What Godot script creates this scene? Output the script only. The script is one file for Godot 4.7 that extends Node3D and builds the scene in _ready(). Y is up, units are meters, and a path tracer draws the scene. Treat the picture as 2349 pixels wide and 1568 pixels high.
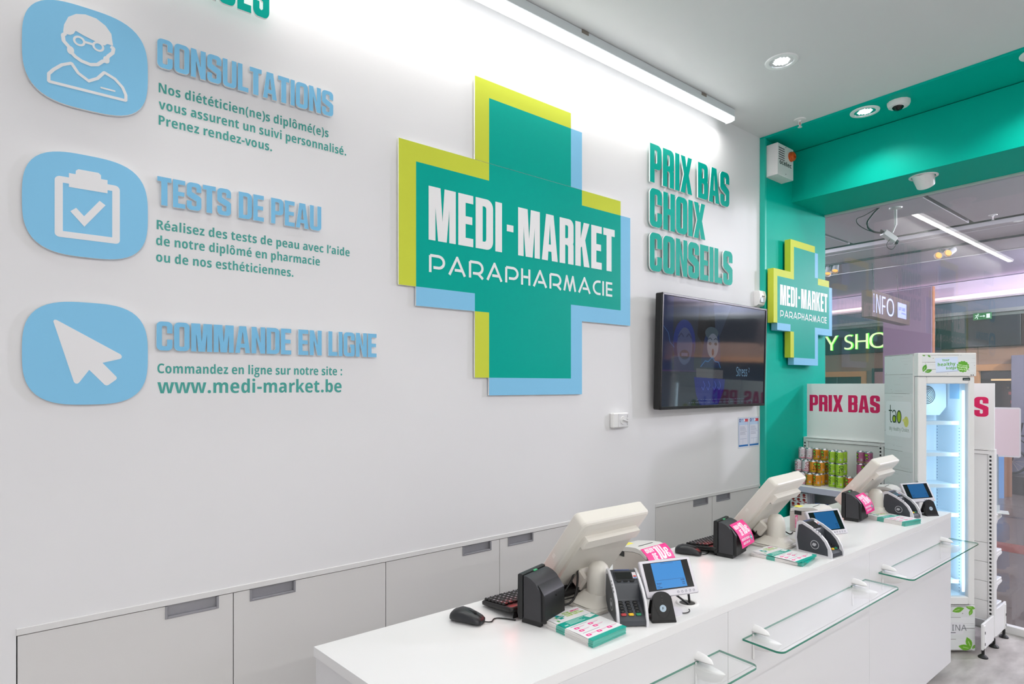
extends Node3D
# A shop counter below a wall of signs, with a shop window onto a mall. x runs along the wall, z out of the wall into the room.

const CAPS := PI / 2
var mats := {}
var glyphs := {}
var words_cache := {}
var used_names := {}

# ---------------------------------------------------------------- shapes
class MB:
	var st := SurfaceTool.new()
	var xf := Transform3D()
	func _init(t := Transform3D()):
		st.begin(Mesh.PRIMITIVE_TRIANGLES)
		xf = t
	func put(p: Vector3, n: Vector3, uv := Vector2()):
		st.set_normal((xf.basis * n).normalized())
		st.set_uv(uv)
		st.add_vertex(xf * p)
	func tri(a: Vector3, b: Vector3, c: Vector3, na: Vector3, nb: Vector3, nc: Vector3, ua := Vector2(), ub := Vector2(), uc := Vector2()):
		if (b - a).cross(c - a).dot(na + nb + nc) < 0.0:
			put(a, na, ua); put(b, nb, ub); put(c, nc, uc)
		else:
			put(a, na, ua); put(c, nc, uc); put(b, nb, ub)
	func face(p: Array, n: Vector3, uv := []):
		for i in range(1, p.size() - 1):
			if uv.is_empty():
				tri(p[0], p[i], p[i + 1], n, n, n)
			else:
				tri(p[0], p[i], p[i + 1], n, n, n, uv[0], uv[i], uv[i + 1])
	func quad4(a: Vector3, b: Vector3, c: Vector3, d: Vector3, na: Vector3, nb: Vector3, nc: Vector3, nd: Vector3, ua := Vector2(), ub := Vector2(), uc := Vector2(), ud := Vector2()):
		tri(a, b, c, na, nb, nc, ua, ub, uc)
		tri(a, c, d, na, nc, nd, ua, uc, ud)
	# a box with chamfered edges
	func box(c: Vector3, s: Vector3, b := 0.0):
		var h := s / 2.0
		b = minf(b, minf(h.x, minf(h.y, h.z)) * 0.98)
		var axes := [Vector3.RIGHT, Vector3.UP, Vector3.BACK]
		for k in 3:
			var u: Vector3 = axes[(k + 1) % 3]
			var w: Vector3 = axes[(k + 2) % 3]
			var a: Vector3 = axes[k]
			var hu := h.dot(u) - b
			var hw := h.dot(w) - b
			for s1 in [-1.0, 1.0]:
				var o: Vector3 = c + a * h.dot(a) * s1
				face([o - u * hu - w * hw, o + u * hu - w * hw, o + u * hu + w * hw, o - u * hu + w * hw], a * s1)
			if b > 0.0:
				var ha := h.dot(a) - b
				for s1 in [-1.0, 1.0]:
					for s2 in [-1.0, 1.0]:
						var p: Vector3 = c + u * h.dot(u) * s1 + w * hw * s2
						var q: Vector3 = c + u * hu * s1 + w * h.dot(w) * s2
						face([p - a * ha, p + a * ha, q + a * ha, q - a * ha], (u * s1 + w * s2).normalized())
		if b > 0.0:
			for x in [-1.0, 1.0]:
				for y in [-1.0, 1.0]:
					for z in [-1.0, 1.0]:
						var m := Vector3(x, y, z)
						var i := c + m * (h - Vector3(b, b, b))
						face([i + Vector3(x * b, 0, 0), i + Vector3(0, y * b, 0), i + Vector3(0, 0, z * b)], m.normalized())
	# polygon (x, y) pushed from z0 to z1; the sides may go to another builder
	func extrude(poly: PackedVector2Array, z0: float, z1: float, side: MB = null, back := true):
		var sd: MB = side if side else self
		var area := 0.0
		for i in poly.size():
			area += poly[i].cross(poly[(i + 1) % poly.size()])
		var p := poly.duplicate()
		if area < 0.0:
			p.reverse()
		var t := Geometry2D.triangulate_polygon(p)
		for i in range(0, t.size(), 3):
			var a := p[t[i]]
			var b := p[t[i + 1]]
			var c := p[t[i + 2]]
			tri(Vector3(a.x, a.y, z1), Vector3(b.x, b.y, z1), Vector3(c.x, c.y, z1), Vector3.BACK, Vector3.BACK, Vector3.BACK, a, b, c)
			if back:
				tri(Vector3(a.x, a.y, z0), Vector3(b.x, b.y, z0), Vector3(c.x, c.y, z0), Vector3.FORWARD, Vector3.FORWARD, Vector3.FORWARD)
		if z1 - z0 < 0.00005:
			return
		var nrm := []
		for i in p.size():
			var e := p[(i + 1) % p.size()] - p[i]
			nrm.append(Vector3(e.y, -e.x, 0).normalized())
		for i in p.size():
			var j := (i + 1) % p.size()
			var na: Vector3 = nrm[i]
			var nb: Vector3 = nrm[i]
			var before: Vector3 = nrm[(i + p.size() - 1) % p.size()]
			var after: Vector3 = nrm[j]
			if na.dot(before) > 0.8:
				na = (na + before).normalized()
			if nb.dot(after) > 0.8:
				nb = (nb + after).normalized()
			sd.quad4(Vector3(p[i].x, p[i].y, z0), Vector3(p[j].x, p[j].y, z0), Vector3(p[j].x, p[j].y, z1), Vector3(p[i].x, p[i].y, z1), na, nb, nb, na)
	# a round or flat tube along points
	func tube(pts: Array, r: float, seg := 8, caps := true):
		var rings := []
		var up := Vector3.UP
		for i in pts.size():
			var d: Vector3 = (pts[mini(i + 1, pts.size() - 1)] - pts[maxi(i - 1, 0)]).normalized()
			if i == 0:
				up = Vector3.UP if absf(d.y) < 0.9 else Vector3.RIGHT
			var u := up.cross(d).normalized()
			up = d.cross(u).normalized()
			var ring := []
			for k in seg:
				var a := TAU * k / seg
				ring.append([pts[i] + (u * cos(a) + up * sin(a)) * r, u * cos(a) + up * sin(a)])
			rings.append(ring)
		for i in pts.size() - 1:
			for k in seg:
				var l := (k + 1) % seg
				quad4(rings[i][k][0], rings[i][l][0], rings[i + 1][l][0], rings[i + 1][k][0], rings[i][k][1], rings[i][l][1], rings[i + 1][l][1], rings[i + 1][k][1])
		if caps:
			for e in [0, pts.size() - 1]:
				var d: Vector3 = (pts[0] - pts[1] if e == 0 else pts[-1] - pts[-2]).normalized()
				face(rings[e].map(func(q): return q[0]), d)
	# profile of (radius, height) turned about the y axis
	func lathe(prof: Array, seg := 20, c := Vector3.ZERO):
		var sn := []
		for i in prof.size() - 1:
			var e: Vector2 = prof[i + 1] - prof[i]
			sn.append(Vector2(e.y, -e.x).normalized())
		for i in prof.size() - 1:
			var n0: Vector2 = sn[i]
			var n1: Vector2 = sn[i]
			if i > 0 and n0.dot(sn[i - 1]) > 0.75:
				n0 = (n0 + sn[i - 1]).normalized()
			if i < sn.size() - 1 and n1.dot(sn[i + 1]) > 0.75:
				n1 = (n1 + sn[i + 1]).normalized()
			var p: Vector2 = prof[i]
			var q: Vector2 = prof[i + 1]
			for k in seg:
				var a := TAU * k / seg
				var b := TAU * (k + 1) / seg
				var da := Vector3(cos(a), 0, sin(a))
				var db := Vector3(cos(b), 0, sin(b))
				var y := Vector3.UP
				var ua := 1.0 - float(k) / seg
				var ub := 1.0 - float(k + 1) / seg
				var vp := 1.0 - float(i) / (prof.size() - 1)
				var vq := 1.0 - float(i + 1) / (prof.size() - 1)
				if q.x > 1e-6:
					tri(c + da * p.x + y * p.y, c + da * q.x + y * q.y, c + db * q.x + y * q.y, da * n0.x + y * n0.y, da * n1.x + y * n1.y, db * n1.x + y * n1.y, Vector2(ua, vp), Vector2(ua, vq), Vector2(ub, vq))
				if p.x > 1e-6:
					tri(c + da * p.x + y * p.y, c + db * q.x + y * q.y, c + db * p.x + y * p.y, da * n0.x + y * n0.y, db * n1.x + y * n1.y, db * n0.x + y * n0.y, Vector2(ua, vp), Vector2(ub, vq), Vector2(ub, vp))
	# smooth skin over closed rings of the same count
	func loft(rings: Array, cap0 := true, cap1 := true, hard := false):
		var m: int = rings.size()
		if hard and m > 2:   # each band keeps its own facing
			for i in m - 1:
				loft([rings[i], rings[i + 1]], cap0 and i == 0, cap1 and i == m - 2)
			return
		var s: int = rings[0].size()
		var nn := []
		for i in m:
			var mid := Vector3.ZERO
			for q in rings[i]:
				mid += q / s
			var row := []
			for k in s:
				var along: Vector3 = rings[mini(i + 1, m - 1)][k] - rings[maxi(i - 1, 0)][k]
				var round_: Vector3 = rings[i][(k + 1) % s] - rings[i][(k + s - 1) % s]
				var n := along.cross(round_).normalized()
				if n.dot(rings[i][k] - mid) < 0.0:
					n = -n
				row.append(n)
			nn.append(row)
		for i in m - 1:
			for k in s:
				var l := (k + 1) % s
				quad4(rings[i][k], rings[i][l], rings[i + 1][l], rings[i + 1][k], nn[i][k], nn[i][l], nn[i + 1][l], nn[i + 1][k])
		for e in [0, m - 1]:
			if cap0 if e == 0 else cap1:
				var mid := Vector3.ZERO
				var other := Vector3.ZERO
				for q in rings[e]:
					mid += q / s
				for q in rings[1 if e == 0 else m - 2]:
					other += q / s
				var d := Vector3.ZERO
				for k in s:
					d += (rings[e][k] - mid).cross(rings[e][(k + 1) % s] - mid)
				d = d.normalized() * (1.0 if d.dot(mid - other) >= 0.0 else -1.0)
				for k in s:
					tri(mid, rings[e][k], rings[e][(k + 1) % s], d, d, d)

# ---------------------------------------------------------------- pictures for flat print
class Pic:
	var im: Image
	func _init(w: int, h: int, c: Color):
		im = Image.create(w, h, false, Image.FORMAT_RGB8)
		im.fill(c)
	func poly(p: PackedVector2Array, c: Color):
		var lo := 1e9
		var hi := -1e9
		for q in p:
			lo = minf(lo, q.y)
			hi = maxf(hi, q.y)
		for y in range(maxi(0, floori(lo)), mini(im.get_height(), ceili(hi) + 1)):
			var xs := []
			var yy := y + 0.5
			for i in p.size():
				var a := p[i]
				var b := p[(i + 1) % p.size()]
				if (a.y <= yy) != (b.y <= yy):
					xs.append(a.x + (yy - a.y) * (b.x - a.x) / (b.y - a.y))
			xs.sort()
			for i in range(0, xs.size() - 1, 2):
				var x0 := roundi(xs[i])
				var x1 := roundi(xs[i + 1])
				im.fill_rect(Rect2i(x0, y, x1 - x0, 1), c)
	func rect(x: float, y: float, w: float, h: float, c: Color):
		im.fill_rect(Rect2i(roundi(x), roundi(y), maxi(1, roundi(w)), maxi(1, roundi(h))), c)
	func ellipse(x: float, y: float, rx: float, ry: float, c: Color):
		var p := PackedVector2Array()
		for k in 32:
			p.append(Vector2(x + cos(TAU * k / 32) * rx, y + sin(TAU * k / 32) * ry))
		poly(p, c)
	func line(pts: Array, w: float, c: Color):
		for i in pts.size() - 1:
			var d: Vector2 = (pts[i + 1] - pts[i]).normalized().orthogonal() * w / 2
			poly(PackedVector2Array([pts[i] + d, pts[i + 1] + d, pts[i + 1] - d, pts[i] - d]), c)
			ellipse(pts[i].x, pts[i].y, w / 2, w / 2, c)
		ellipse(pts[-1].x, pts[-1].y, w / 2, w / 2, c)
	func shapes(list: Array, t: Transform2D, c: Color):   # shapes with y up
		for s in list:
			poly(t * (s as PackedVector2Array), c)
	func tex() -> ImageTexture:
		im.generate_mipmaps()
		return ImageTexture.create_from_image(im)

# ---------------------------------------------------------------- objects
func mat(c: Color, rough := 0.5, metal := 0.0, extra := {}) -> StandardMaterial3D:
	var key := str(c, rough, metal, extra)
	if mats.has(key):
		return mats[key]
	var m := StandardMaterial3D.new()
	m.albedo_color = c
	m.roughness = rough
	m.metallic = metal
	for k in extra:
		m.set(k, extra[k])
	mats[key] = m
	return m

func glow(c: Color, energy: float) -> StandardMaterial3D:
	return mat(c, 0.4, 0.0, {"emission_enabled": true, "emission": c, "emission_energy_multiplier": energy})

func print_mat(t: Texture2D, rough := 0.45) -> StandardMaterial3D:
	var m := StandardMaterial3D.new()
	m.albedo_texture = t
	m.roughness = rough
	m.texture_repeat = false
	return m

func numbered(called: String) -> String:
	if not used_names.has(called):
		used_names[called] = 0
		return called
	used_names[called] += 1
	return "%s_%03d" % [called, used_names[called]]

func commit(skins: Array) -> ArrayMesh:
	var mesh := ArrayMesh.new()
	for s in skins:
		s[0].st.commit(mesh)
		mesh.surface_set_material(mesh.get_surface_count() - 1, s[1])
	return mesh

# one named mesh; skins is [[builder, material], ...]; top-level unless a parent is given
func obj(called: String, skins: Array, parent: Node3D = null, at := Vector3.ZERO) -> MeshInstance3D:
	return hold(called, commit(skins), parent, at)

func hold(called: String, mesh: Mesh, parent: Node3D = null, at := Vector3.ZERO) -> MeshInstance3D:
	var o := MeshInstance3D.new()
	o.mesh = mesh
	o.name = numbered(called) if parent == null else called
	o.position = at
	o.cast_shadow = GeometryInstance3D.SHADOW_CASTING_SETTING_ON
	(parent if parent else self).add_child(o, true)
	return o

func tag(o: Node3D, label: String, category: String, group := ""):
	o.set_meta("label", label)
	o.set_meta("category", category)
	if group:
		o.set_meta("group", group)

func thing(called: String, label: String, category: String, at := Vector3.ZERO, turn := 0.0, group := "") -> Node3D:
	var o := Node3D.new()
	o.name = numbered(called)
	o.position = at
	o.rotation.y = turn
	add_child(o)
	tag(o, label, category, group)
	return o

func dup(src: Node3D, called: String, label: String, at: Vector3, turn := 0.0, group := "") -> Node3D:
	var o: Node3D = src.duplicate()
	o.name = numbered(called)
	add_child(o)
	o.position = at
	o.rotation.y = turn
	o.set_meta("label", label)
	if group:
		o.set_meta("group", group)
	return o

func struct(called: String, skins: Array, parent: Node3D = null, at := Vector3.ZERO) -> MeshInstance3D:
	var o := obj(called, skins, parent, at)
	if parent == null:
		o.set_meta("kind", "structure")
	return o

func bx(c: Vector3, s: Vector3, b := 0.0, t := Transform3D()) -> MB:
	var m := MB.new(t)
	m.box(c, s, b)
	return m

func part(called: String, parent: Node3D, m: Material, c: Vector3, s: Vector3, b := 0.002, t := Transform3D()) -> MeshInstance3D:
	return obj(called, [[bx(c, s, b, t), m]], parent)

func span(x0: float, y0: float, z0: float, x1: float, y1: float, z1: float, b := 0.0) -> MB:
	return bx(Vector3(x0 + x1, y0 + y1, z0 + z1) / 2, Vector3(x1 - x0, y1 - y0, z1 - z0), b)

func v2(flat: Array) -> PackedVector2Array:
	var p := PackedVector2Array()
	for i in range(0, flat.size(), 2):
		p.append(Vector2(flat[i], flat[i + 1]))
	return p

func rect2(x0: float, y0: float, x1: float, y1: float) -> PackedVector2Array:
	return v2([x0, y0, x1, y0, x1, y1, x0, y1])

# rectangle with rounded corners: radii of bottom-left, bottom-right, top-right, top-left
func rr(x0: float, y0: float, x1: float, y1: float, r: Array, seg := 6) -> PackedVector2Array:
	var p := PackedVector2Array()
	var cs := [Vector2(x0, y0), Vector2(x1, y0), Vector2(x1, y1), Vector2(x0, y1)]
	var sg := [Vector2(1, 1), Vector2(-1, 1), Vector2(-1, -1), Vector2(1, -1)]
	for k in 4:
		var q: float = r[k]
		if q <= 0.0:
			p.append(cs[k])
			continue
		var o: Vector2 = cs[k] + sg[k] * q
		for i in seg + 1:
			var a := PI + CAPS * k + CAPS * i / seg
			p.append(o + Vector2(cos(a), sin(a)) * q)
	return p

func disc2(x: float, y: float, rx: float, ry: float, seg := 28) -> PackedVector2Array:
	var p := PackedVector2Array()
	for k in seg:
		p.append(Vector2(x + cos(TAU * k / seg) * rx, y + sin(TAU * k / seg) * ry))
	return p

# polygons minus a polygon, kept free of holes
func minus(list: Array, cut: PackedVector2Array) -> Array:
	var out := []
	for p in list:
		var r := Geometry2D.clip_polygons(p, cut)
		var hole := false
		for q in r:
			hole = hole or Geometry2D.is_polygon_clockwise(q)
		if not hole:
			out.append_array(r)
			continue
		var mid := 0.0
		for q in cut:
			mid += q.x / cut.size()
		for half in [rect2(-99, -99, mid, 99), rect2(mid, -99, 99, 99)]:
			for q in Geometry2D.intersect_polygons(p, half):
				out.append_array(Geometry2D.clip_polygons(q, cut))
	return out

func plus(list: Array, add: PackedVector2Array) -> Array:
	var now := add
	var out := []
	for p in list:
		var r := Geometry2D.merge_polygons(p, now)
		if r.size() == 1:
			now = r[0]
		else:
			out.append(p)
	out.append(now)
	return out

func both(list: Array, mask: PackedVector2Array) -> Array:
	var out := []
	for p in list:
		out.append_array(Geometry2D.intersect_polygons(p, mask))
	return out

func stroke(pts: PackedVector2Array, w: float, round_ := false) -> Array:
	return Geometry2D.offset_polyline(pts, w / 2, Geometry2D.JOIN_ROUND if round_ else Geometry2D.JOIN_MITER, Geometry2D.END_ROUND if round_ else Geometry2D.END_BUTT)

func arc2(cx: float, cy: float, rx: float, ry: float, a0: float, a1: float, seg := 10) -> PackedVector2Array:
	var p := PackedVector2Array()
	for i in seg + 1:
		var a := deg_to_rad(lerpf(a0, a1, float(i) / seg))
		p.append(Vector2(cx + cos(a) * rx, cy + sin(a) * ry))
	return p

# ---------------------------------------------------------------- the heavy condensed lettering: [shapes, width], cap height 1
func block(ch: String, s := 0.185) -> Array:
	var key := ch + str(s)
	if glyphs.has(key):
		return glyphs[key]
	var w := 0.47
	var l := []
	match ch:
		"I":
			w = s; l = [rect2(0, 0, s, 1)]
		"-":
			w = 0.34; l = [rect2(0.075, 0.453, 0.265, 0.588)]
		".":
			w = 0.17; l = [rect2(0, 0, 0.17, 0.17)]
		"*":
			w = 0.2; l = [rect2(0.02, 0.74, 0.18, 0.94)]
		"L":
			w = 0.37; l = [v2([0, 0, w, 0, w, 0.165, s, 0.165, s, 1, 0, 1])]
		"T":
			w = 0.43; l = [v2([0.12, 0, 0.31, 0, 0.31, 0.835, w, 0.835, w, 1, 0, 1, 0, 0.835, 0.12, 0.835])]
		"E":
			w = 0.385; l = [v2([0, 0, w, 0, w, 0.16, s, 0.16, s, 0.43, 0.36, 0.43, 0.36, 0.58, s, 0.58, s, 0.84, w, 0.84, w, 1, 0, 1])]
		"H":
			l = minus(minus([rect2(0, 0, w, 1)], rect2(s, -1, w - s, 0.42)), rect2(s, 0.58, w - s, 2))
		"O", "0":
			l = minus([rr(0, 0, w, 1, [0.15, 0.15, 0.15, 0.15])], rr(s, 0.15, w - s, 0.85, [0.04, 0.04, 0.04, 0.04], 3))
		"D":
			l = minus([rr(0, 0, w, 1, [0, 0.17, 0.17, 0])], rr(s, 0.15, w - s, 0.85, [0, 0.05, 0.05, 0], 3))
		"U":
			l = minus([rr(0, 0, w, 1, [0.15, 0.15, 0, 0])], rr(s, 0.15, w - s, 2, [0.04, 0.04, 0, 0], 3))
		"C":
			l = minus(minus([rr(0, 0, w, 1, [0.15, 0.15, 0.15, 0.15])], rr(s, 0.15, w - s, 0.85, [0.04, 0.04, 0.04, 0.04], 3)), rect2(w - s - 0.01, 0.385, 2, 0.6))
		"G":
			l = minus(minus([rr(0, 0, w, 1, [0.15, 0.1, 0.15, 0.15])], rr(s, 0.15, w - s, 0.85, [0.04, 0.02, 0.04, 0.04], 3)), rect2(w - s - 0.01, 0.5, 2, 0.665))
			l = plus(l, rect2(w - s - 0.04, 0.38, w, 0.5))
		"P", "R":
			l = [rr(0, 0.36, w, 1, [0, 0.15, 0.15, 0])]
			l = plus(l, rect2(0, 0, s, 0.9))
			if ch == "R":
				l = [rr(0, 0.42, w, 1, [0, 0.1, 0.15, 0])]
				l = plus(l, rect2(0, 0, s, 0.9))
				l = plus(l, v2([s - 0.05, 0.42, s - 0.05, 0.5, w - 0.03, 0.52, w, 0.42, w, 0, w - s, 0, w - s, 0.38, w - s - 0.03, 0.42]))
				l = minus(l, rr(s, 0.565, w - s, 0.855, [0, 0.04, 0.04, 0], 3))
				l = minus(l, v2([w - 0.055, 0.46, 2, 0.36, 2, 0.56]))
			else:
				l = minus(l, rr(s, 0.51, w - s, 0.855, [0, 0.04, 0.04, 0], 3))
		"B":
			l = [rr(0, 0, w, 0.54, [0, 0.13, 0.1, 0])]
			l = plus(l, rr(0, 0.48, w, 1, [0, 0.1, 0.13, 0]))
			l = minus(l, v2([w - 0.05, 0.512, 2, 0.43, 2, 0.6]))
			l = minus(l, rr(s, 0.145, w - s, 0.435, [0, 0.04, 0.04, 0], 3))
			l = minus(l, rr(s, 0.58, w - s, 0.855, [0, 0.04, 0.04, 0], 3))
		"S", "5":
			l = [rr(0, 0, w, 1, [0.15, 0.15, 0.15, 0.15])]
			var a := v2([s, 0.66, s, 0.82, s + 0.04, 0.85, w - s - 0.04, 0.85, w - s, 0.82, w - s, 0.67, 2, 0.67, 2, 0.47, w, 0.47, w - 0.05, 0.53])
			l = minus(l, a)
			var b := PackedVector2Array()
			for q in a:
				b.append(Vector2(w, 1) - q)
			l = minus(l, b)
		"A":
			w = 0.51
			l = [v2([0, 0, 0.135, 1, w - 0.135, 1, w, 0])]
			l = minus(l, v2([s - 0.005, -0.1, s + 0.02, 0.2, w - s - 0.02, 0.2, w - s + 0.005, -0.1]))
			l = minus(l, v2([s + 0.035, 0.35, w / 2, 0.8, w - s - 0.035, 0.35]))
		"M":
			w = 0.66
			l = minus(minus(minus([rect2(0, 0, w, 1)], v2([0.275, 1.1, 0.39, 1.1, 0.332, 0.36])), v2([0.16, -0.1, 0.235, -0.1, 0.16, 0.64])), v2([0.5, -0.1, 0.425, -0.1, 0.5, 0.64]))
		"N":
			w = 0.48
			l = minus(minus([rect2(0, 0, w, 1)], v2([0.165, -0.05, 0.325, -0.05, 0.165, 0.6])), v2([w - 0.165, 1.05, w - 0.325, 1.05, w - 0.165, 0.4]))
		"V":
			w = 0.5
			l = [v2([0, 1, 0.15, 0, 0.35, 0, w, 1, 0.31, 1, 0.25, 0.3, 0.19, 1])]
		"K":
			w = 0.5
			l = [rect2(0, 0, s, 1)]
			l = plus(l, v2([s - 0.05, 0.38, s - 0.02, 0.55, 0.295, 1, w - 0.005, 1, 0.31, 0.52]))
			l = plus(l, v2([s + 0.03, 0.56, 0.3, 0, w, 0, 0.33, 0.66]))
		"X":
			w = 0.52
			l = [v2([0, 0, 0.2, 0, 0.26, 0.3, 0.32, 0, w, 0, 0.37, 0.51, w - 0.01, 1, 0.325, 1, 0.262, 0.72, 0.2, 1, 0.01, 1, 0.15, 0.51])]
		"1":
			w = 0.32
			l = [v2([0.12, 0, 0.32, 0, 0.32, 1, 0.17, 1, 0.1, 0.86, 0, 0.84, 0, 0.7, 0.12, 0.7])]
		"€":
			l = minus(minus([rr(0.04, 0, w, 1, [0.15, 0.15, 0.15, 0.15])], rr(s + 0.03, 0.15, w - 0.16, 0.85, [0.03, 0.03, 0.03, 0.03], 3)), rect2(w - 0.17, 0.36, 2, 0.62))
			l = plus(l, rect2(-0.03, 0.54, 0.33, 0.64))
			l = plus(l, rect2(-0.03, 0.36, 0.33, 0.46))
		_:
			w = 0.17
	glyphs[key] = [l, w]
	return glyphs[key]

# [[letter, shapes]] laid out with the baseline at y, squeezed to run from x0 to x1
func block_line(text: String, x0: float, x1: float, y: float, cap: float, gap := 0.05, stem := 0.185) -> Array:
	var at := 0.0
	var laid := []
	for ch in text:
		var g := block(ch, stem)
		laid.append([ch, g[0], at])
		at += g[1] + gap
	at -= gap
	var k := (x1 - x0) / at
	var out := []
	for g in laid:
		var shapes := []
		for p in g[1]:
			shapes.append(Transform2D(Vector2(k, 0), Vector2(0, cap), Vector2(x0 + g[2] * k, y)) * (p as PackedVector2Array))
		if not shapes.is_empty():
			out.append([g[0], shapes])
	return out

# the thin lettering with gaps, as strokes
func thin_line(text: String, x0: float, x1: float, y: float, cap: float, wt: float) -> Array:
	var at := 0.0
	var laid := []
	for ch in text:
		var w := 0.8
		var l := []
		var t := wt / cap
		match ch:
			"P", "R":
				w = 0.85
				l = [v2([t / 2, 0, t / 2, 1 - t / 2])]
				var bowl := v2([t / 2, 1 - t / 2, w - 0.36, 1 - t / 2])
				bowl.append_array(arc2(w - 0.36, 0.6, 0.36 - t / 2, 0.4 - t / 2, 84, -84, 10))
				bowl.append(Vector2(0.24, 0.2 + t / 2))
				l.append(bowl)
				if ch == "R":
					l.append(v2([w - 0.32, 0.2 + t / 2, w - 0.05, 0]))
			"A":
				w = 0.98
				l = [v2([t * 0.5, 0, w / 2, 1, w - t * 0.5, 0]), v2([0.36, 0.3, w - 0.22, 0.3])]
			"H":
				w = 0.62
				l = [v2([t / 2, 0, t / 2, 1]), v2([w - t / 2, 0, w - t / 2, 1]), v2([0.16, 0.5, w - t, 0.5])]
			"M":
				w = 0.92
				l = [v2([t * 0.4, 0, 0.24, 0.95, 0.46, 0.06, 0.68, 0.95, w - t * 0.4, 0])]
			"C":
				w = 0.62
				var c := v2([w, 1 - t / 2, 0.44, 1 - t / 2])
				c.append_array(arc2(0.44, 0.5, 0.44 - t / 2, 0.5 - t / 2, 94, 266, 12))
				c.append(Vector2(w, t / 2))
				l = [c]
			"I":
				w = t
				l = [v2([t / 2, 0, t / 2, 1])]
			"E":
				w = 0.52
				l = [v2([w, 1 - t / 2, t / 2, 1 - t / 2, t / 2, t / 2, w, t / 2]), v2([0.16, 0.5, w, 0.5])]
		laid.append([ch, l, at])
		at += w + 0.13
	at -= 0.13
	var k := (x1 - x0) / at
	var out := []
	for g in laid:
		var shapes := []
		for p in g[1]:
			var q := Transform2D(Vector2(k, 0), Vector2(0, cap), Vector2(x0 + g[2] * k, y)) * (p as PackedVector2Array)
			shapes.append_array(stroke(q, wt))
		shapes = apart(shapes)
		out.append([g[0], shapes])
	return out

# ---------------------------------------------------------------- type set in the sans and serif faces
func typed(text: String, face := "Droid Sans", weight := 700) -> Array:   # [triangles (x, y) with baseline 0 and cap height 1, width]
	var key := face + str(weight) + text
	if words_cache.has(key):
		return words_cache[key]
	var f := SystemFont.new()
	f.font_names = [face]
	f.font_weight = weight
	var boxes := []
	var tris := PackedVector2Array()
	for s in ["H", text]:
		var t := TextMesh.new()
		t.font = f
		t.font_size = 64
		t.pixel_size = 0.01
		t.depth = 0.02
		t.curve_step = 2.0
		t.text = s
		t.horizontal_alignment = HORIZONTAL_ALIGNMENT_LEFT
		var a := t.surface_get_arrays(0)
		var pos: PackedVector3Array = a[Mesh.ARRAY_VERTEX]
		var nor: PackedVector3Array = a[Mesh.ARRAY_NORMAL]
		var idx = a[Mesh.ARRAY_INDEX]
		if idx == null or idx.is_empty():
			idx = PackedInt32Array(range(pos.size()))
		var lo := Vector2(1e9, 1e9)
		var hi := -lo
		var out := PackedVector2Array()
		for i in range(0, idx.size(), 3):
			if nor[idx[i]].z < 0.9:
				continue
			for k in 3:
				var q := Vector2(pos[idx[i + k]].x, pos[idx[i + k]].y)
				out.append(q)
				lo = lo.min(q)
				hi = hi.max(q)
		boxes.append([lo, hi])
		tris = out
	var cap: float = boxes[0][1].y - boxes[0][0].y
	var base := Vector2(boxes[1][0].x, boxes[0][0].y)
	for i in tris.size():
		tris[i] = (tris[i] - base) / cap
	words_cache[key] = [tris, (boxes[1][1].x - boxes[1][0].x) / cap]
	return words_cache[key]

# a line of flat type as one mesh from x0 to x1 with its baseline at y
func type_mb(text: String, x0: float, x1: float, y: float, cap: float, z: float, face := "Droid Sans", weight := 700, t := Transform3D()) -> MB:
	var m := MB.new(t)
	var w := typed(text, face, weight)
	var k: float = (x1 - x0) / w[1]
	var tr: PackedVector2Array = w[0]
	for i in range(0, tr.size(), 3):
		var p := []
		for j in 3:
			p.append(Vector3(x0 + tr[i + j].x * k, y + tr[i + j].y * cap, z))
		m.face(p, Vector3.BACK)
	return m

func type_pic(pic: Pic, text: String, t: Transform2D, c: Color, face := "Droid Sans", weight := 700):
	var tr: PackedVector2Array = typed(text, face, weight)[0]
	for i in range(0, tr.size(), 3):
		pic.poly(t * tr.slice(i, i + 3), c)

func block_pic(pic: Pic, text: String, x0: float, x1: float, base: float, cap: float, c: Color):
	for g in block_line(text, x0, x1, 0, cap):
		pic.shapes(g[1], Transform2D(Vector2(1, 0), Vector2(0, -1), Vector2(0, base)), c)

# raised letters on parent: coloured face, pale edge
func raised(parent: Node3D, letters: Array, z0: float, z1: float, face_m: Material, edge_m: Material, called := "letter"):
	for g in letters:
		var f := MB.new()
		var e := MB.new()
		for p in g[1]:
			f.extrude(p, z0, z1, e)
		obj(called, [[f, face_m], [e, edge_m]], parent)

# the same area in pieces that do not overlap
func apart(list: Array) -> Array:
	var out := []
	for p in list:
		var pieces := [p]
		for q in out.duplicate():
			pieces = minus(pieces, q)
		out.append_array(pieces)
	return out

# ---------------------------------------------------------------- colours of things
var TEAL := Color(0.0, 0.655, 0.59)
var LIME := Color(0.80, 0.84, 0.28)
var SKYB := Color(0.53, 0.78, 0.92)
var PORTAL := Color(0.0, 0.7, 0.62)
var WHITE := Color(0.9, 0.9, 0.895)
var CREAM := Color(0.86, 0.845, 0.81)
var MAGENTA := Color(0.86, 0.09, 0.37)
var PINK := Color(0.95, 0.16, 0.55)
var CEIL := 3.52
var TOP := 0.943      # the counter's worktop

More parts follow.
